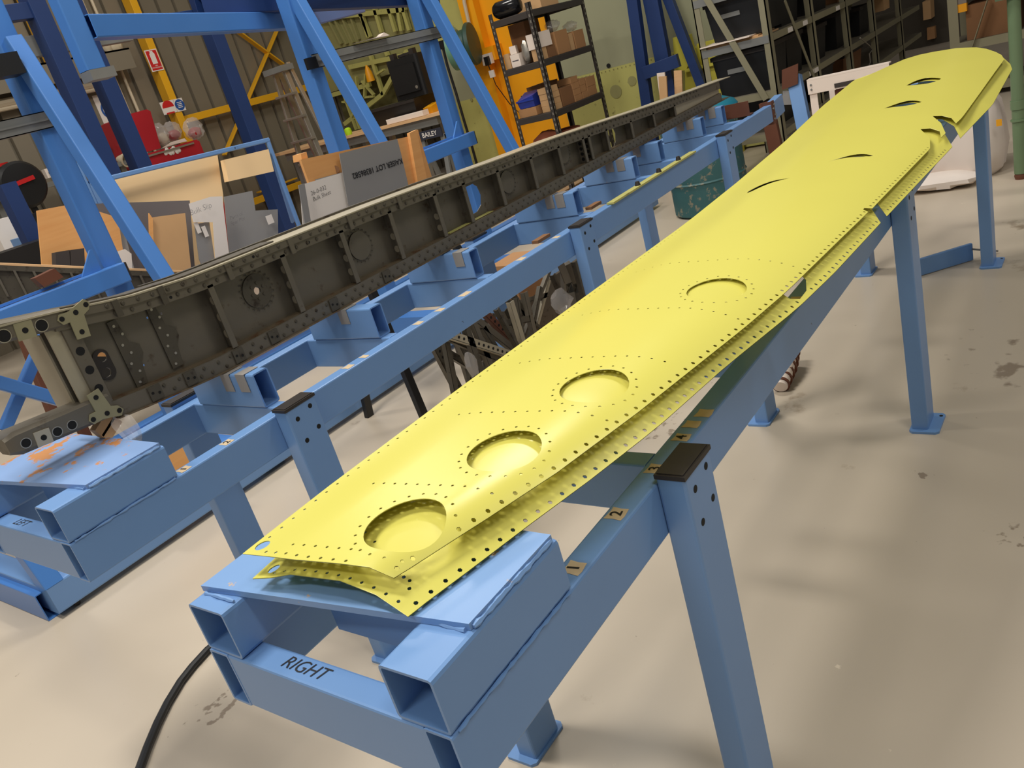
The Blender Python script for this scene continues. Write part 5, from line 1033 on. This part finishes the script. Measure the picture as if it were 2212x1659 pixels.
# steel pieces at the foot of the rack
fx = thing('leaning_beams', 'blue and rusty steel beams leaning at the foot of the olive rack', 'steel beams', (6.2, 2.05, 0)) if 0 else None
A_ = P(1722, 170, X=6.45); B_ = P(1745, 260, X=6.2); m = MB(); m.beam((B_.x, B_.y, .0), (A_.x, A_.y+.02, A_.z+.02), .10, .06, up=(1, 0, 0), wall=.004); o = solo(m, 'steel_beam', BLUE, 'blue steel beam leaning beside the white stand', 'beam')
m = MB(); m.obox(A_+V((-.06, .03, .03)), (.01, 0, 0), (0, .12, -.02), (0, -.02, .14)); pl_ = m.build('beam_end', BROWN, o, smooth=False)
A_ = P(1705, 230, X=6.3); m = MB(); m.beam((6.3, A_.y+.12, 0), (6.34, A_.y+.18, A_.z+.06), .10, .05, up=(1, 0, 0)); solo(m, 'angle_iron', BROWN, 'rusty angle iron leaning at the foot of the olive rack', 'angle iron')
q = P(1708, 213, X=6.35); m = MB(); m.obox(V((6.40, q.y+.01, q.z)), (.006, 0, 0), (0, .13, .02), (0, -.02, .1)); o = solo(m, 'paper_tag', GREYSH, 'grey paper tag on the rusty angle iron', 'tag', smooth=False)
# white stand with name plate
ws = thing('white_stand', 'white painted angle stand with a small name plate behind the skins', 'stand', (6.2, 1.6, 0))
a_ = P(1747, 190, X=6.0); b_ = P(1900, 150, X=6.0); zt3 = P(1800, 170, X=6.0).z+.02
for y_ in (a_.y, b_.y):
    for x_ in (6.0, 6.45): m = MB(); m.box((x_, y_-.05, 0), (x_+.006, y_, zt3-.09)); m.build('leg', WHITEP, ws, smooth=False)
m = MB(); m.box((5.99, b_.y-.06, zt3-.09), (6.0-.0005, a_.y+.005, zt3)); fr_ = m.build('front_rail', WHITEP, ws, smooth=False)
m = MB(); m.box((5.99, b_.y-.06, zt3+.0005), (6.06, a_.y+.005, zt3+.008)); m.build('top', WHITEP, ws, smooth=False)
q = P(1822, 182, X=5.98); m = MB(); m.box((5.984, q.y-.07, q.z-.014), (5.9895, q.y+.06, q.z+.014)); np_ = m.build('name_plate', DGREY, fr_, smooth=False)
for zz3 in (-.03, -.06): MB().cyl((5.985, a_.y-.02, zt3+zz3), (5.9895, a_.y-.02, zt3+zz3), .007, n=8).build('bolt', GALV, ws)
m = MB(); m.box((6.02, a_.y-.25, 0), (6.4, a_.y-.16, zt3-.1)); m.build('inner_post', BROWN, ws, smooth=False)
# teal bin / grimy drum
dr_ = thing('drum', 'grimy teal drum standing beyond the end of the far bench', 'drum', (6.1, 2.72, 0))
MB().lathe((6.02, 2.70, 0), (0, 0, 1), [(.26, 0), (.29, .02), (.29, .25), (.30, .26), (.29, .27), (.29, .5), (.30, .51), (.29, .52), (.29, .70), (.24, .715)], 28).build('body', TEALD, dr_)
MB().lathe((6.02, 2.70, .716), (0, 0, 1), [(.30, 0), (.31, .03), (.29, .06), (.18, .11), (.03, .12)], 28).build('lid', TEAL, dr_)
MB().beam((5.9, 2.62, .845), (6.06, 2.60, .845), .03, .03).build('lid_handle', BLUE, dr_)
# white bag, green stand, floor bar
m = MB(); secs = [(0.0, .20), (.04, .235), (.16, .25), (.30, .245), (.42, .22), (.50, .17), (.52, .08)]; n_ = 28; vs = []
for z_, r_ in secs:
    for k in range(n_):
        a = 2*math.pi*k/n_; c_, s_ = math.cos(a), math.sin(a); e2 = (abs(c_)**4+abs(s_)**4)**-.25; jj = 1+random.uniform(-.035, .035); vs.append((6.14+r_*c_*e2*jj, .97+r_*s_*e2*jj, z_+random.uniform(-.008, .008)*(z_ > .01)))
m.add(vs, [(j_*n_+k, j_*n_+(k+1) % n_, (j_+1)*n_+(k+1) % n_, (j_+1)*n_+k) for j_ in range(len(secs)-1) for k in range(n_)]+[tuple(range((len(secs)-1)*n_, len(secs)*n_))])
o = solo(m, 'bulk_bag', BAGM, 'white woven bulk bag standing behind the skin tip', 'bag')
m = MB(); m.blob((5.80, 1.06, .05), .14, .24, .05, 16, 7, .15); m.build('loose_skirt', BAGM, o)
m = MB(); q = P(2158, 265, X=5.86); m.obox(q, (.004, 0, 0), (0, .03, 0), (0, 0, .04)); m.build('yellow_mark', YBIN, o, smooth=False)
gs = thing('green_stand', 'green tubular stand at the right edge behind the skin tip', 'stand', (5.8, .62, 0))
zc = 1.04
MB().cyl((5.80, .615, .035), (5.80, .615, zc), .034, n=16).build('column', GRNP, gs)
MB().lathe((5.80, .615, 0), (0, 0, 1), [(.03, 0), (.035, .02), (.03, .035)], 14).build('foot', BROWN, gs)
MB().cyl((5.80, .615, .42), (5.80, .615, .47), .040, n=16).build('clamp', GRNP, gs)
MB().cyl((5.80, .615, .35), (5.80, .615, .36), .042, n=16).build('clamp', GRNP, gs)
MB().beam((5.80, .70, zc+.045), (5.80, .30, zc+.045), .12, .09, r=.02).build('head', GRNP, gs)
A_ = P(1975, 600, Z=.0); B_ = P(2100, 562, Z=.0); m = MB(); m.beam((A_.x, A_.y, .045), (B_.x, B_.y, .045), .02, .085); o = solo(m, 'floor_bar', BLUE, 'blue flat bar lying on the floor behind the middle right leg', 'bar')
MB().cyl((B_.x-.012, B_.y-.005, .06), (B_.x+.08, B_.y-.10, .01), .005, n=6).build('bolt', GALV, o)
# striped bundle beneath the near bench
A_ = P(1690, 862, Z=0); zs = thing('striped_bundle', 'small bundle of white and brown striped strips under the near bench', 'bundle', (A_.x, A_.y, 0))
c0 = V((A_.x+.05, A_.y+.02, .028)); c1 = V((A_.x+.30, A_.y+.06, .10))
m = MB(); m.path([c0, c0+(c1-c0)*.35+V((0, 0, .01)), c0+(c1-c0)*.7+V((0, 0, .012)), c1], [.028, .045, .05, .045], 14); m.build('white_wrap', WHITEP, zs)
for k in range(7):
    t = .06+.13*k; p_ = c0+(c1-c0)*t; rr = .03+.022*min(1, t*2); m = MB(); d_ = (c1-c0).normalized(); m.cyl(p_-d_*.006, p_+d_*.006, rr+.004, n=14); m.build('stripe', BROWN, zs)
# ================================================================== UNDER AND BETWEEN THE BENCHES
m = MB(); cb_ = [P(u, v, Z=0.013) for u, v in ((560,1325),(500,1362),(447,1405),(415,1440),(390,1472),(362,1518),(340,1562),(318,1615),(300,1665),(285,1720))]
pts = []
for i in range(len(cb_)-1):
    for k in range(4): pts.append(cb_[i]+(cb_[i+1]-cb_[i])*(k/4))
m.path(pts+[cb_[-1]], .0125, 10); solo(m, 'power_cable', BLACK, 'black cable snaking across the floor by the near bench end', 'cable')
def Cc(x, y): return 880+x*.217, 560+y*.217
strips = []+[((505,775),(1010,940),.030,SPARL,'pale topped perforated channel sticking out of the scrap heap'),((500,800),(930,985),.035,SPARD,'dark channel below the pale topped one in the scrap heap'),((720,620),(1060,890),.028,SPAR,'grey pipe like section crossing the scrap heap'),((810,560),(1110,860),.030,BROWN,'brown perforated strip in the scrap heap'),((1000,400),(1330,690),.016,SPARD,'thin dark bar slanting right in the scrap heap'),((1390,200),(1160,800),.015,SPAR,'thin rod slanting left in the scrap heap'),((300,880),(520,1300),.040,SPARD,'dark perforated rib at the left end of the scrap heap'),((330,880),(760,1140),.028,SPARD,'dark bar crossing the leftmost rib of the scrap heap'),((600,700),(760,1180),.030,SPARD,'dark upright bar left of centre in the scrap heap'),((680,660),(860,1120),.026,SPAR,'grey upright bar behind the pale channel'),((790,720),(960,1000),.022,SPARD,'short dark bar beside the brown strip'),((940,640),(1220,590),.028,SPARD,'dark cross bar in the middle of the scrap heap'),((1080,380),(1180,560),.022,SPARD,'short dark bar under the bench rail'),((1100,430),(1400,350),.02,SPAR,'grey cross bar right of centre in the scrap heap'),((1000,540),(1130,800),.03,SPARD,'dark upright plate behind the brown strip'),((760,1000),(900,950),.02,SPAR,'short grey bar low in the scrap heap'),((1690,60),(1760,330),.03,SPARD,'dark rib at the right end of the scrap heap'),((1800,0),(1740,180),.022,BROWN,'red brown bar at the far right of the scrap heap')]
for k in range(14):
    u0 = 420+k*88+random.uniform(-30, 30); v0 = 860-k*55+random.uniform(-30, 30); sl = random.uniform(-120, 260)
    strips.append(((u0, v0), (u0+sl, v0+420), random.uniform(.014, .03), (SPARD, SPAR, SPARD, SPARL)[k % 4], '%s slim scrap bar counted from the left of the heap' % ('first second third fourth fifth sixth seventh eighth ninth tenth eleventh twelfth thirteenth fourteenth'.split()[k])))
for i, (a, b, w_, mt, lb_) in enumerate(strips):
    ya = 2.06+.026*(i % 8); A_ = P(*Cc(*a), Y=ya); B_ = P(*Cc(*b), Y=ya)
    d_ = (B_-A_)
    if abs(d_.z) > .06:
        if B_.z > A_.z: A_, B_, d_ = B_, A_, -d_
        A_ = A_-d_*min(.15, max(0, (.70-A_.z)/abs(d_.z))); B_ = A_+(B_-A_)*((A_.z-.04)/(A_.z-B_.z)) if B_.z > .04 and (i in (6, 8, 9, 14, 16, 17, 5) or i > 17) else B_+d_*.3
    m = MB(); n_ = V((0, 1, 0)); t_ = .004; dd = (B_-A_).normalized(); up_ = n_.cross(dd).normalized()
    m.obox((A_+B_)/2, B_-A_, n_*t_, up_*w_); m.obox((A_+B_)/2+up_*(w_/2)+n_*(.008), B_-A_, n_*.02, up_*t_)
    o = solo(m, 'metal_strip', mt, lb_, 'metal strip', 'scrap strips under the far bench', smooth=False)
    if i in (0, 3, 6):
        h_ = MB(); L_ = (B_-A_).length
        for k in range(int(L_/.03)): q = A_+dd*(.02+.03*k)-n_*.0023; h_.cyl(q, q-n_*.0008, .006, n=8)
        h_.build('punched_holes', HOLE, o)['kind'] = 'stuff'
for k, (u0, u1) in enumerate(((1520, 1640), (1590, 1710))):
    pts = [P(*Cc(u0+(u1-u0)*t+18*math.sin(t*3), 40+380*t), Y=2.12+.03*k) for t in (0, .25, .5, .75, 1, 1.3, 1.7)]
    m = MB(); m.path(pts, .022, 4); solo(m, 'curved_channel', SPAR, ['left curved grey channel at the right of the scrap heap', 'right curved grey channel at the right of the scrap heap'][k], 'metal channel')
m = MB(); m.box((2.55, 2.46, 0), (3.75, 2.48, .40)); solo(m, 'shade_plate', SPARD, 'added dark metal plate giving shade behind the scrap strips', 'metal plate', smooth=False)  # added sheet; its dark colour stands in for shade behind the heap
m = MB(); m.box((2.2, 1.98, 0), (3.8, 2.27, .02)); solo(m, 'timber_pallet', PLY, 'orange timber base board under the scrap heap', 'board', smooth=False)
m = MB(); m.blob(P(*Cc(640, 1040), Y=2.03), .03, .02, .05, 8, 6, .3); solo(m, 'film_scrap', CLEAR, 'scrap of clear film caught in the metal strips', 'film')
m = MB(); m.blob(P(*Cc(1530, 420), Y=2.05), .07, .03, .06, 10, 7, .3); solo(m, 'film_scrap', CLEAR, 'crumpled clear film bag at the right of the scrap heap', 'film')
q = P(965, 868, Z=.01); m = MB(); m.lathe((q.x+.08, q.y-.12, 0), (0, 0, 1), [(.05, 0), (.055, .005), (.05, .03), (.03, .035)], 18); solo(m, 'metal_disc', SPAR, 'round grey metal lid on the floor at the skin edge', 'lid')
q = P(985, 845, Z=.02); m = MB(); m.lathe((q.x-.02, q.y-.28, 0), (0, 0, 1), [(.05, 0), (.055, .05), (.045, .10), (.02, .11)], 16); solo(m, 'round_stand', BLACK, 'black round stand base beside the scrap heap', 'base')
# black stool behind the far bench
sb = thing('black_trestle', 'black legged trestle on the floor behind the far bench', 'trestle', (2.3, 2.9, 0))
f0 = P(775, 898, Z=0.0)
for a, b in (((f0.x, 3.21, 0), (CX0+.10, 3.12, .93)), ((CX1+.05, 3.21, 0), (CX1-.10, 3.12, .93)), ((CX0+.02, 2.80, 0), (CX0+.10, 2.98, .93)), ((CX1+.05, 2.80, 0), (CX1-.10, 2.98, .93))): MB().beam(a, b, .045, .03, up=(0, 1, 0)).build('leg', BLACK, sb)
m = MB(); m.box((CX0-.02, 2.95, .93), (CX1+.02, 3.18, .961)); m.build('top', BLACK, sb, smooth=False)
# timber and boxes seen through the far bench
q = P(375, 990, Y=3.345); m = MB(); m.box((q.x-.22, 3.33, .1465), (q.x+.12, 3.36, .34)); solo(m, 'timber_board', PLY, 'orange board edge standing on the gantry base beam', 'board', smooth=False)
q = P(1130, 545, Y=2.40); m = MB(); m.box((q.x-.12, 2.40, .402), (q.x+.10, 2.54, .60)); solo(m, 'cardboard_box', CARD, 'brown carton seen between the cross members of the far bench', 'box', smooth=False)
# chromate strip with clamps lying on the far bench
A_ = P(1318, 440, Z=.822); B_ = P(1497, 328, Z=.822); d_ = (B_-A_).normalized(); s_ = V((-d_.y, d_.x, 0))
gst = thing('chromate_strip', 'green primed metal strip with black nuts lying on the far bench', 'metal strip', (A_.x, A_.y, .8165))
m = MB(); m.obox((A_+B_)/2, B_-A_, s_*.035, V((0, 0, .008))); m.build('strip', CHROM, gst, smooth=False)
for k in (.3, .55, .8): q = A_+(B_-A_)*k; MB().cyl(q+V((0, 0, .004)), q+V((0, 0, .022)), .014, .009, n=8).build('nut', BLACKP, gst)
for i, (u, v) in enumerate(((1170, 520), (1283, 448))):
    q = P(u, v, Z=.8165); m = MB(); m.obox(q+V((0, 0, .008)), d_*.09, s_*.03, V((0, 0, .012))); solo(m, 'timber_packer', CARDD, ['small brown packer on the far bench rail near the second leg', 'small dark packer on the far bench beside the chromate strip'][i], 'packer', smooth=False)
# clear film hanging off the far bench plate
m = MB(); N_ = 10; vs = []; c = [P(u, v, Y=2.0) for u, v in ((243,905),(285,898),(318,990),(312,1010),(262,955))]
for i in range(N_+1):
    t = i/N_
    for j in range(6):
        s2 = j/5; a = c[0]+(c[1]-c[0])*s2; b = c[4]+(c[2]-c[4])*s2; q = a+(b-a)*t; vs.append(q+V((0, .02*math.sin(5*t+3*s2), .006*math.sin(9*s2))))
m.add(vs, [(i*6+j, i*6+j+1, (i+1)*6+j+1, (i+1)*6+j) for i in range(N_) for j in range(5)]); solo(m, 'plastic_film', CLEAR, 'sheet of clear film hanging under the spar root', 'film')
for i, (u, v) in enumerate(((222, 915), (236, 925))):
    q = P(u, v, Y=2.06); m = MB(); m.obox(q, (.05, 0, .03), (0, .03, 0), (-.01, 0, .025)); solo(m, 'timber_wedge', PALEW if i else CARDL, ['left pale timber wedge under the spar root', 'right pale timber wedge under the spar root'][i], 'wedge', smooth=False)
